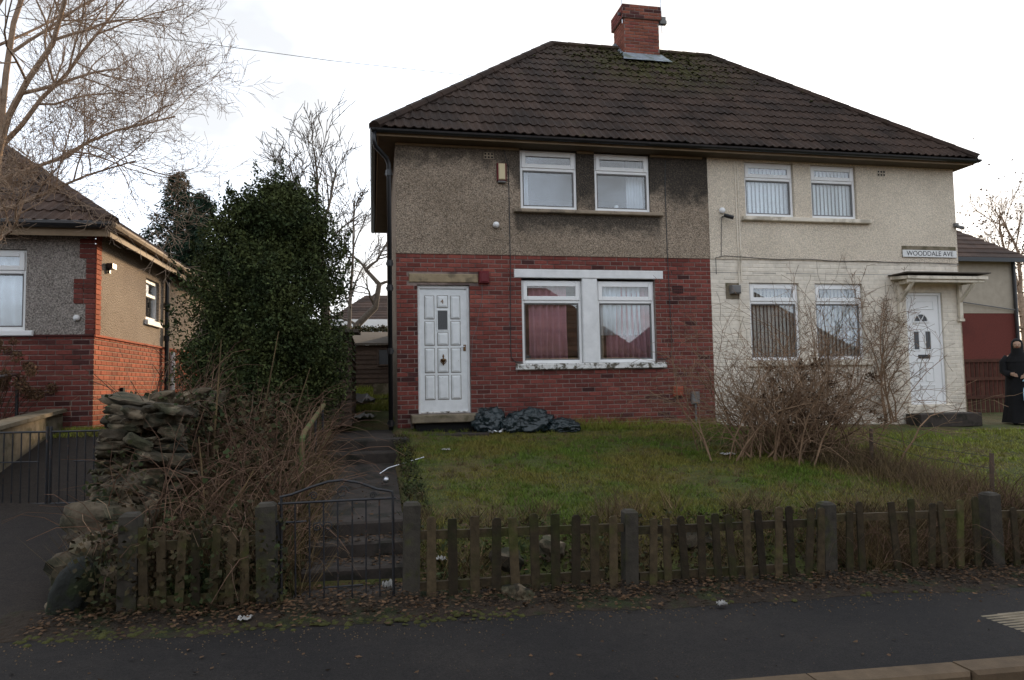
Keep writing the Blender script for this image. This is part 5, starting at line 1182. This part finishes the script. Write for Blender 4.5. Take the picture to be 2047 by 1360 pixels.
def grow(mb, p, d, L, r, lvl, cfg, nseg=None):
    """one limb and, recursively, what grows from it"""
    nseg = nseg or (6 if lvl > 2 else (5 if lvl > 1 else 4)); pts = [Vector(p)]; d = Vector(d).normalized(); dirs = [d]
    for i in range(nseg):
        d = (d + Vector((rnd.gauss(0, 1), rnd.gauss(0, 1), rnd.gauss(0, 1)))*cfg['wob'] + Vector((0, 0, cfg['up']))).normalized()
        pts.append(pts[-1]+d*L/nseg); dirs.append(d)
    te = .35 if lvl else .3
    rad = [max(cfg['rmin'], r*(1-(1-te)*i/nseg)) for i in range(nseg+1)]
    mb.tube(pts, rad, 7 if lvl >= 4 else (5 if lvl >= 3 else (4 if lvl == 2 else 3)), False)
    if lvl <= 0: return
    n = cfg['n'][lvl]; n = n if isinstance(n, int) else rnd.randint(*n)
    for k_ in range(n):
        f = cfg['start']+(1-cfg['start'])*(k_+rnd.random())/n; i = min(int(f*nseg), nseg-1); t = f*nseg-i
        q = pts[i].lerp(pts[i+1], t); ax = dirs[i].orthogonal().normalized(); ax.rotate(Matrix.Rotation(U(0, 6.283), 3, dirs[i]))
        nd = dirs[i].copy(); nd.rotate(Matrix.Rotation(R(U(*cfg['ang'])), 3, ax))
        grow(mb, q, nd, L*U(*cfg['len']), max(cfg['rmin'], rad[i]*U(.45, .7)), lvl-1, cfg)
def bare_tree(name, label, base, trunk, cfg, limbs, m, group='leafless trees'):
    t = thing(name, label, 'tree', base, group); b = MB(); pts, rad = trunk; b.tube(pts, rad, 9); b.build('trunk', MT[m], t, smooth=True)
    c = MB()
    for p, d, L, r in limbs: grow(c, p, d, L, r, cfg['lvl'], cfg)
    c.build('crown', MT[m], t)
    return t
# big leafless tree at the left edge
cfgA = dict(wob=.12, up=.035, rmin=.0024, n={4: (7, 9), 3: (6, 8), 2: (5, 7), 1: (4, 5)}, start=.22, ang=(28, 62), len=(.38, .62), lvl=4)
T0 = Vector((-5.05, 10.3, 1.0)); T1 = Vector((-4.95, 10.2, 3.3)); T2 = Vector((-4.72, 10.0, 5.0))
limbsA = [((-4.72, 10.0, 5.0), (.10, -.05, 1), 4.6, .045), ((-4.72, 10.0, 5.0), (-.12, .1, 1), 4.5, .042), ((-4.74, 10.0, 4.7), (.62, -.12, .75), 2.6, .034), ((-4.8, 10.05, 4.3), (.85, .1, .55), 2.4, .028),
          ((-4.85, 10.1, 3.9), (.9, -.25, .30), 2.2, .024), ((-4.75, 10.0, 4.6), (.3, -.3, 1), 3.3, .045), ((-4.9, 10.15, 3.5), (.8, -.5, .1), 1.8, .022), ((-4.75, 10.0, 4.8), (-.7, -.2, .8), 3.2, .045)]
bare_tree('bare_tree', 'large leafless tree spreading over the bungalow roof', (-5.05, 10.3, 1.0), ([T0, T1, T2], [.09, .07, .055]), cfgA, limbsA, 'bark_bloom')
cfgB = dict(wob=.10, up=.05, rmin=.0085, n={4: (6, 8), 3: (5, 7), 2: (4, 6), 1: (3, 4)}, start=.28, ang=(20, 48), len=(.40, .58), lvl=3)
fk = Vector((-1.45, 20, 5.6))
bare_tree('bare_tree', 'slender leafless tree rising behind the evergreen bush', (-1.2, 20, 1.6), ([(-1.15, 20, 1.6), (-1.3, 20, 4), fk], [.14, .12, .11]), cfgB,
          [(fk, (-.30, 0, 1), 2.5, .06), (fk, (.30, .1, 1), 2.1, .055), (fk-Vector((0, 0, .5)), (-.62, .1, .7), 2.3, .05), (fk, (.0, -.2, 1), 2.7, .06), (fk-Vector((0, 0, .3)), (.6, 0, .8), 1.6, .04)], 'bark')
cfgC = dict(wob=.22, up=.03, rmin=.007, n={3: (5, 6), 2: (4, 5), 1: (3, 4)}, start=.25, ang=(30, 65), len=(.4, .62), lvl=3)
tw = [Vector(q) for q in ((-.35, 24, 1.8), (-.5, 24, 3.6), (.1, 24, 4.2), (.25, 24, 5.0), (-.2, 24, 5.5))]
bare_tree('bare_tree', 'twisted small leafless tree between the bush and the downpipe', (-.35, 24, 1.8), (tw, [.16, .14, .11, .09, .06]), cfgC,
          [(tw[4], (.5, 0, .6), 1.5, .05), (tw[3], (.7, .2, .5), 1.3, .05), (tw[4], (-.6, 0, .5), 1.4, .05), (tw[2], (-.5, 0, .8), 1.3, .05), (tw[1], (-.8, 0, .5), 1.4, .05)], 'bark')
bare_tree('bare_tree', 'thin leafless sapling with upright stem beside the twisted tree', (-.7, 22, 1.8), ([(-.75, 22, 1.8), (-.65, 22, 4.5)], [.07, .055]), cfgB, [((-.65, 22, 4.4), (.1, 0, 1), 2.9, .05), ((-.67, 22, 4.2), (.35, 0, 1), 1.8, .03), ((-.67, 22, 4.0), (-.4, 0, 1), 1.9, .03)], 'bark')
rt = bare_tree('bare_tree', 'sparse tree with a few brown leaves at the right edge', (27.6, 25, .8), ([(27.7, 25, .8), (27.4, 25, 5.0)], [.18, .12]), cfgB, [((27.4, 25, 5), (-.35, 0, 1), 3.0, .09), ((27.4, 25, 5), (.2, 0, 1), 3.5, .09), ((27.4, 25, 4.2), (-.8, 0, .5), 2.6, .07), ((27.5, 25, 3.5), (-.8, 0, .1), 2.4, .07)], 'bark_bloom')
Pp = np.array([27.0, 25, 6.4])+rng.normal(size=(2600, 3))*np.array([1.3, .9, 1.5]); Vv, Ff = leaf_quads(Pp, .11, .7); npmesh('leaves', Vv, Ff, MT['deadleaf'], rt)
# evergreen bush (holly)
hl = thing('holly_bush', 'tall dense dark evergreen bush beside the brick house', 'bush', (-1.5, 9.9, .9))
b = MB(); 
for i in range(6): b.tube([(-1.5+U(-.15, .15), 9.9+U(-.15, .15), .7), (-1.5+U(-.4, .4), 9.9+U(-.3, .3), 1.9), (-1.5+U(-.7, .7), 9.9+U(-.5, .5), 3.4)], [.05, .04, .012], 6)
b.build('stem', MT['bark'], hl)
pts = []; outs = []
for i in range(330):
    z = U(-1, 1); wz = math.sqrt(max(0, 1-abs(z)**3.2))*(1-.10*max(0, z)) if z > -.2 else math.sqrt(max(0, 1-abs(z)**6))*.97; an = U(0, 6.283); rad_ = math.sqrt(rnd.random())
    cx_ = -1.46+.24*max(0, z)+(1.0-.20*max(0, z))*wz*rad_*math.cos(an); cy_ = 9.9+1.05*wz*rad_*math.sin(an); cz_ = 2.52+1.60*z
    rr_ = U(.20, .36); n = int(440*(rr_/.28)**2); u_ = unit(n); q = np.array([cx_, cy_, cz_])+u_*rr_*rng.uniform(.45, 1.05, (n, 1))*np.array([1, 1, 1.1]); pts.append(q); outs.append(u_*.7)
for i in range(85):                                            # shoots that break the outline
    an = U(0, 6.283); el = U(-.5, 1.45); d = Vector((math.cos(an)*math.cos(el), math.sin(an)*math.cos(el), math.sin(el)))
    c = Vector((-1.46+.24*max(0, d.z)+d.x*1.06, 9.9+d.y*1.0, 2.55+d.z*1.66)); n = 70; t_ = rng.uniform(0, 1, (n, 1)); L = U(.12, .40)
    q = np.array(c)+t_*L*np.array([d.x*.5, d.y*.5, d.z*.5+.7])+rng.normal(size=(n, 3))*.045*(1.2-t_); pts.append(q); outs.append(np.tile([d.x, d.y, .6], (n, 1)))
Pp = np.concatenate(pts); Vv, Ff = leaf_quads(Pp, .048, .55, .1, np.concatenate(outs)*.8, .6); npmesh('foliage', Vv, Ff, MT['leaf'], hl)
# conifers
def conifer(label, x, y, z0, zt, r):
    t = thing('conifer', label, 'tree', (x, y, z0), 'conifers behind the bungalow'); b = MB(); b.tube([(x, y, z0), (x, y, zt)], [.09, .015], 7); b.build('trunk', MT['bark'], t)
    ps = []; os_ = []; br = MB()
    for i in range(150):
        f = (i+rnd.random())/150; z = z0+(zt-z0)*f; L = r*(1-f)**.75*U(.75, 1.1)+.08; an = U(0, 6.283); e = Vector((x+L*math.cos(an), y+L*math.sin(an), z-.18*L)); a = Vector((x, y, z+.1*L))
        br.tube([a, (a+e)/2+Vector((0, 0, .02)), e], [.012, .008, .003], 3, False)
        n = int(190*L+40); u = rng.uniform(.1, 1.05, (n, 1)); q = np.array(a)*(1-u)+np.array(e)*u+rng.normal(size=(n, 3))*np.array([.07, .07, .05])-np.array([0, 0, .05]); ps.append(q); os_.append(np.tile([math.cos(an)*.8, math.sin(an)*.8, -.5], (n, 1)))
    br.build('branches', MT['bark'], t); Vv, Ff = leaf_quads(np.concatenate(ps), .13, .28, 0, np.concatenate(os_)); npmesh('foliage', Vv, Ff, MT['needle'], t)
conifer('taller pointed dark conifer behind the bungalow gutter', -5.13, 20, 1.5, 7.45, 1.9)
conifer('shorter dark conifer between the pointed one and the bush', -4.25, 19, 1.5, 6.65, 1.65)
t = thing('clipped_hedge', 'low green hedge top behind the sheds', 'hedge', (.3, 24, 2)); Pp = np.stack([rng.uniform(-1.6, 3, 9000), rng.uniform(22.2, 23.2, 9000), 1.9+1.55*rng.uniform(0, 1, 9000)**.6], 1); Vv, Ff = leaf_quads(Pp, .10, .6); npmesh('foliage', Vv, Ff, MT['bramble_leaf'], t)
# stems helper: arching canes
def canes(mb, n, base, length, rad, spread, grav, nseg=6, zmax=None):
    for i in range(n):
        p = Vector(base()); d = Vector((rnd.gauss(0, spread), rnd.gauss(0, spread), 1)).normalized(); L = U(*length); r = U(*rad); pts = [p]
        for k_ in range(nseg):
            d = (d+Vector((rnd.gauss(0, .12), rnd.gauss(0, .12), -grav*(k_+1)/nseg+rnd.gauss(0, .08)))).normalized()
            if pts[-1].x < -1.9: d = (d+Vector((.25, 0, 0))).normalized()
            pts.append(pts[-1]+d*L/nseg)
        mb.tube(pts, [r*(1-.75*k_/nseg) for k_ in range(nseg+1)], 3, False)
# bramble bank left of the path
bk = thing('bramble_thicket', 'tangled brown bramble thicket on the bank left of the path', 'thicket', (-1.2, 7, .4))
def bb():
    x = U(-1.95, -.62); y = U(5.45, 9.0); return (x, y, (gh(x, y) if x > -1.8 or y < 6.4 else 1.2)-.03)
b = MB(); canes(b, 900, bb, (.5, 1.35), (.003, .008), .38, .42); b.build('canes', MT['twig_dark'], bk, 'stuff')
b = MB(); canes(b, 420, bb, (.4, 1.1), (.002, .005), .5, .6); b.build('dry_canes', MT['twig'], bk, 'stuff')
b = MB()
for x, y, dx, dz in ((-1.55, 7.3, .1, 1.45), (-1.2, 7.6, .25, 1.5), (-.95, 7.2, .35, 1.2), (-1.35, 6.2, -.05, .85), (-1.25, 6.1, .3, .6), (-1.7, 6.6, .0, .9), (-1.0, 6.4, -.1, .7), (-1.45, 5.9, .25, .55)):
    z = gh(x, y); b.tube([(x, y, z), (x+dx*.5, y, z+dz*.55), (x+dx, y-.05, z+dz)], [.012, .009, .004], 5)
b.build('thick_stems', MT['straw'], bk)
n = 5200; P0 = np.stack([rng.uniform(-1.98, -.55, n), rng.uniform(5.35, 9.0, n), np.zeros(n)], 1)
zz = np.array([gh(x, y) for x, y, _ in P0]); P0[:, 2] = zz+rng.uniform(0, 1, n)**1.6*.85*np.clip((P0[:, 1]-5.0)/1.6, .25, 1.0)*np.clip((-.45-P0[:, 0])/.5, .2, 1)
Vv, Ff = leaf_quads(P0, .06, .75); npmesh('leaves', Vv, Ff, MT['bramble_leaf'], bk, 'stuff')
n = 9000; P0 = np.stack([rng.uniform(-1.98, -.5, n), rng.uniform(5.35, 9.3, n), np.zeros(n)], 1); P0[:, 2] = [gh(x, y)-.02 for x, y, _ in P0]
Vv, Ff = blades(P0, .42, .008, .9); npmesh('dead_grass', Vv, Ff, MT['straw'], bk, 'stuff')
# ivy and weeds along the left picket fence
n = 2400; P0 = np.stack([rng.uniform(-1.9, -.6, n), rng.uniform(5.02, 5.45, n), rng.uniform(0, 1, n)**1.7*.62+.03], 1); Vv, Ff = leaf_quads(P0, .042, .85); iv = npmesh('ivy', Vv, Ff, MT['bramble_leaf']); tag(iv, 'ivy creeping through the short picket fence by the gate', 'ivy')
n = 3600; P0 = np.stack([rng.uniform(-2.14, -1.6, n), rng.uniform(5.45, 8.6, n), np.zeros(n)], 1); top_ = np.where(P0[:, 1] > 6.25, 1.5, .25+1.2*np.clip((P0[:, 1]-5.35)/.9, 0, 1)); P0[:, 2] = top_*rng.uniform(.25, 1.0, n)**.5+.03
P0 = P0[[noise.noise((a*2.5, c*1.8, d*1.8)) > .02 for a, c, d in P0]]; P0 = P0[(P0[:, 1] > 5.7) | (P0[:, 0] > -1.95)]; Vv, Ff = leaf_quads(P0, .042, .8); tag(npmesh('wall_ivy', Vv, Ff, MT['bramble_leaf']), 'ivy growing over the tumbledown dry stone wall', 'ivy')
# bare shrub in front of the cream house
sh = thing('bare_shrub', 'big sprawling leafless shrub on the lawn before the cream house', 'shrub', (5.9, 8.6, .6))
cfgS = dict(wob=.17, up=-.03, rmin=.0022, n={3: (6, 8), 2: (5, 7), 1: (3, 5)}, start=.22, ang=(22, 60), len=(.40, .66), lvl=2)
b = MB()
for i in range(130):
    x, y = 5.58+rnd.gauss(0, .50), 8.6+rnd.gauss(0, .28); an = U(0, 6.283); sp = U(.1, 1.15); d = Vector((math.cos(an)*sp, math.sin(an)*sp*.7, 1)); L = U(.9, 1.75) if sp < .6 else U(.8, 1.35)
    grow(b, (x, y, gh(x, y)-.02), d, L, U(.008, .016), 2, cfgS)
for d, L in (((.05, 0, 1), 2.0), ((.2, 0, 1), 1.7)): grow(b, (5.9, 8.6, .55), d, L, .014, 2, cfgS)
b.build('branches', MT['twig'], sh)
ps = []
for i in range(46):
    c = np.array([5.6+rnd.gauss(0, .5), 8.4+rnd.gauss(0, .3), U(.9, 1.75)]); ps.append(c+rng.normal(size=(34, 3))*.032)
Vv, Ff = leaf_quads(np.concatenate(ps), .04, .7); npmesh('dead_flower_heads', Vv, Ff, MT['deadleaf'], sh, 'stuff')
# climber on the cream wall
cl = thing('wall_climber', 'leafless climber on the cream wall beside the canopied door', 'climber', (9.35, 11.3, .7)); b = MB()
cfgL = dict(wob=.2, up=.02, rmin=.004, n={3: (7, 9), 2: (5, 6), 1: (3, 4)}, start=.15, ang=(25, 70), len=(.28, .5), lvl=2)
for x, d in ((9.35, (.03, 0, 1)), (9.45, (-.05, 0, 1)), (9.25, (.1, 0, 1)), (9.2, (-.25, 0, 1)), (9.5, (.2, -.05, 1))): grow(b, (x, 11.28, .7), d, U(1.8, 2.6), .022, 3, cfgL)
b.v = [(9.36+(x-9.36)*(.62 if x > 9.36 else .8), min(y, 11.37) if y < 11.6 else 11.37-(y-11.6)*.2, z) for x, y, z in b.v]; b.build('stems', MT['twig'], cl)
# hedge remnant and tall dead grass on the party line
hg = thing('dead_hedge', 'strip of tall dead grass and wire on the line between the lawns', 'hedge', (6.0, 7.2, .3))
n = 9000; P0 = np.stack([6.0+rng.normal(size=n)*.24+.0, rng.uniform(5.5, 9.2, n), np.zeros(n)], 1); P0[:, 2] = [gh(x, y)-.02 for x, y, _ in P0]; Vv, Ff = blades(P0[:5200], .28, .007, .8); npmesh('dead_grass', Vv, Ff, MT['straw'], hg, 'stuff')
b = MB(); canes(b, 260, lambda: (6.0+rnd.gauss(0, .2), U(5.5, 9), .3), (.3, .8), (.002, .005), .5, .5); b.build('stems', MT['twig_dark'], hg, 'stuff')
for x, y in ((6.05, 7.7), (6.12, 6.05)): b = MB(); b.tube([(x, y, .1), (x+.04, y, gh(x, y)+.48)], .022, 6); b.build('post', MT['wood_dark'], hg)
b = MB()
for z in (.5, .38): b.tube([(6.08, 7.7, gh(6, 7.7)+z-.06), (6.1, 6.9, gh(6, 6.9)+z-.09), (6.15, 6.05, gh(6, 6.05)+z-.06)], .003, 4)
b.build('wire', MT['iron'], hg)
dg = thing('dead_grass_clump', 'clump of tall dead grass hanging over the far pickets', 'grass', (4.7, 5.4, 0))
n = 6000; P0 = np.stack([rng.uniform(4.0, 6.6, n), rng.uniform(5.22, 5.9, n), np.zeros(n)], 1); P0[:, 2] = [gh(x, max(y, 5.2))-.02 for x, y, _ in P0]; Vv, Ff = blades(P0, .34, .007, 1.0); npmesh('blades', Vv, Ff, MT['straw'], dg, 'stuff')
b = MB(); canes(b, 190, lambda: (U(3.9, 6), U(5.15, 5.7), 0), (.3, .8), (.002, .005), .6, .6); b.build('stems', MT['twig_dark'], dg, 'stuff')
def flower_head():
    q = unit(150)*rng.uniform(.30, .5, (150, 1)); Vv, Ff = leaf_quads(q, .20, .8, 0, q*1.5, .8)
    o = npmesh('flower_head', Vv, Ff, MT['hydrangea']); me = o.data; bpy.data.objects.remove(o); W.clear() if False else None
    return me
# dried hydrangea before the bungalow
hy = thing('dried_hydrangea', 'hydrangea with dried brown flower heads before the bungalow', 'shrub', (-5.0, 10.4, 1.0)); b = MB(); hm = flower_head()
for i in range(46):
    x, y, z = -4.95+rnd.gauss(0, .30), 10.5+rnd.gauss(0, .3), U(1.45, 2.2); b.tube([(-5.0+U(-.2, .2), 10.5+U(-.2, .2), .95), ((x-5)/2, (y+10.5)/2, z-.35), (x, y, z)], .005, 4); s = U(.11, .18); link('flower_head', hm, hy, (x, y, z), scale=(s, s, s*.8), rot=(U(0, 3), U(0, 3), 0))
b.v = [v if v[0] < -3 else (v[0]-2.5, v[1], v[2]) for v in b.v]; b.build('stems', MT['twig_dark'], hy)
# ------------------------------------------------------------------ grass
def lawn(name, n, x0, x1, y0, y1, h, w, m, ok=lambda x, y: True, fz=gh, lean=1.0):
    x = rng.uniform(x0, x1, n); y = rng.uniform(y0, y1, n); k_ = np.array([ok(a, c) for a, c in zip(x, y)]); x, y = x[k_], y[k_]
    z = np.array([fz(a, c) for a, c in zip(x, y)]); hh = np.array([h*(.55+1.0*max(0, .45+noise.noise((a*.9, c*.9, 4)))) for a, c in zip(x, y)])
    Vv, Ff = blades(np.stack([x, y, z-.008], 1), hh, w, lean); return npmesh(name, Vv, Ff, m, None, 'stuff')
lawn('lawn_grass', 125000, .32, 6.1, 5.6, 11.36, .036, .009, MT['blade'], lambda x, y: not (x < 1.78 and y > 10.58))
lawn('lawn_grass', 60000, 6.1, 14.5, 5.4, 11.0, .042, .011, MT['blade_fresh_lit'], lambda x, y: not (y > 10.48 and x > 8.8))  # sun on this lawn comes from the brighter blade colour
lawn('back_grass', 16000, -.6, 1.0, 12.3, 17.0, .09, .012, MT['blade_fresh_lit'], lambda x, y: not (x < .4 and y < 14.02), bh)  # brighter blades stand in for sun behind the house
lawn('tussock_grass', 5200, .30, 4.0, 5.45, 6.25, .17, .007, MT['straw'], lambda x, y: noise.noise((x*2.2, y*2.2, 9)) > .05)
lawn('wall_foot_grass', 2600, 1.8, 5.9, 11.05, 11.38, .17, .008, MT['blade_fresh_lit'], lambda x, y: noise.noise((x*1.6, 0, 3)) > -.1)
lawn('path_edge_weeds', 1500, .27, .52, 6.2, 10.5, .11, .009, MT['bramble_leaf'], lambda x, y: noise.noise((y*2, x, 5)) > -.15)
lawn('drive_edge_grass', 3500, -4.3, -2.6, 10.6, 11.1, .08, .01, MT['blade_fresh_lit'], lambda x, y: True, dh)
n = 700; P0 = np.stack([rng.uniform(.27, .5, n), rng.uniform(6.3, 10, n), np.zeros(n)], 1); P0[:, 2] = [gh(x, y)+rnd.random()*.08 for x, y, _ in P0]; Vv, Ff = leaf_quads(P0, .035, .7); npmesh('leafy_weeds', Vv, Ff, MT['bramble_leaf'], None, 'stuff')
def tufts(name, n, k_, x0, x1, y0, y1, h, m, seed):
    c = np.stack([rng.uniform(x0, x1, n), rng.uniform(y0, y1, n)], 1); c = np.repeat(c, k_, 0)+rng.normal(size=(n*k_, 2))*.028
    P_ = np.array([(a, b_, gh(a, b_)-.008) for a, b_ in c]); Vv, Ff = blades(P_, h, .008, .9); return npmesh(name, Vv, Ff, m, None, 'stuff')
tufts('grass_tufts', 520, 26, .4, 6.0, 5.8, 11.2, .07, MT['blade'], 1); tufts('dry_tufts', 260, 22, .4, 6.0, 5.6, 10.6, .06, MT['straw'], 2); tufts('sunlit_tufts', 300, 24, 6.2, 13, 6, 10.3, .08, MT['blade_fresh_lit'], 3)
# bank weeds and fallen leaves
n = 2600; P0 = np.stack([rng.uniform(.3, 6, n), rng.uniform(5.2, 6.0, n), np.zeros(n)], 1); P0[:, 2] = [gh(x, y)+rnd.random()*.08 for x, y, _ in P0]; Vv, Ff = leaf_quads(P0, .05, .75); npmesh('bank_weeds', Vv, Ff, MT['bramble_leaf'], None, 'stuff')
def flat_leaves(name, n, x0, x1, fy_, fz_, s=.045, lift=.015):
    x = rng.uniform(x0, x1, n); y = np.array([fy_() for _ in range(n)]); z = np.array([fz_(a, c) for a, c in zip(x, y)])+rng.uniform(.003, lift, n)
    Vv, Ff = leaf_quads(np.stack([x, y, z], 1), s, .65, 0, None, 1.2); V3 = Vv.reshape(-1, 4, 3); zc = V3[:, :1, 2]; V3[:, :, 2] = zc+(V3[:, :, 2]-zc)*.35; V3[:, :, 2] = np.maximum(V3[:, :, 2], z[:, None]-.006)
    return npmesh(name, V3.reshape(-1, 3), Ff, MT['deadleaf'], None, 'stuff')
flat_leaves('fallen_leaves', 5200, -2.1, 7.0, lambda: min(5.35, max(4.62, rnd.gauss(5.02, .13))), lambda x, y: verge(x, y) if y < 5.22 else gh(x, y), .042, .05)
flat_leaves('bank_leaves', 3200, .3, 6.0, lambda: U(5.25, 6.0), lambda x, y: gh(x, y), .045, .04)
flat_leaves('scattered_leaves', 130, -3.0, 6.0, lambda: U(3.55, 4.75), lambda x, y: pz(x)+.004, .04, .008)
flat_leaves('step_leaves', 700, -.56, .26, lambda: rnd.choice((U(5.25, 5.66), U(5.3, 5.66), U(5.7, 6.0), U(6.02, 6.25), U(6.3, 9))), lambda x, y: path_h(y)+.002, .042, .02)

# grit swept against the verge
v = MB()
for i in range(700):
    x = U(-3, 7); y = 4.72-abs(rnd.gauss(0, .16)); r = U(.003, .009); z = pz(x)+.003
    v.add([(x-r, y, z), (x+r*.6, y-r, z), (x+r*.5, y+r, z), (x, y, z+r)], [(0, 1, 3), (1, 2, 3), (2, 0, 3)])
for i in range(1300):
    x = U(-4, 7); y = U(3.52, 4.75); r = U(.0015, .0045); z = pz(x)+.002
    v.add([(x-r, y, z), (x+r*.6, y-r, z), (x+r*.5, y+r, z), (x, y, z+r)], [(0, 1, 3), (1, 2, 3), (2, 0, 3)])
v.build('grit', MT['kerb'], kind='stuff')
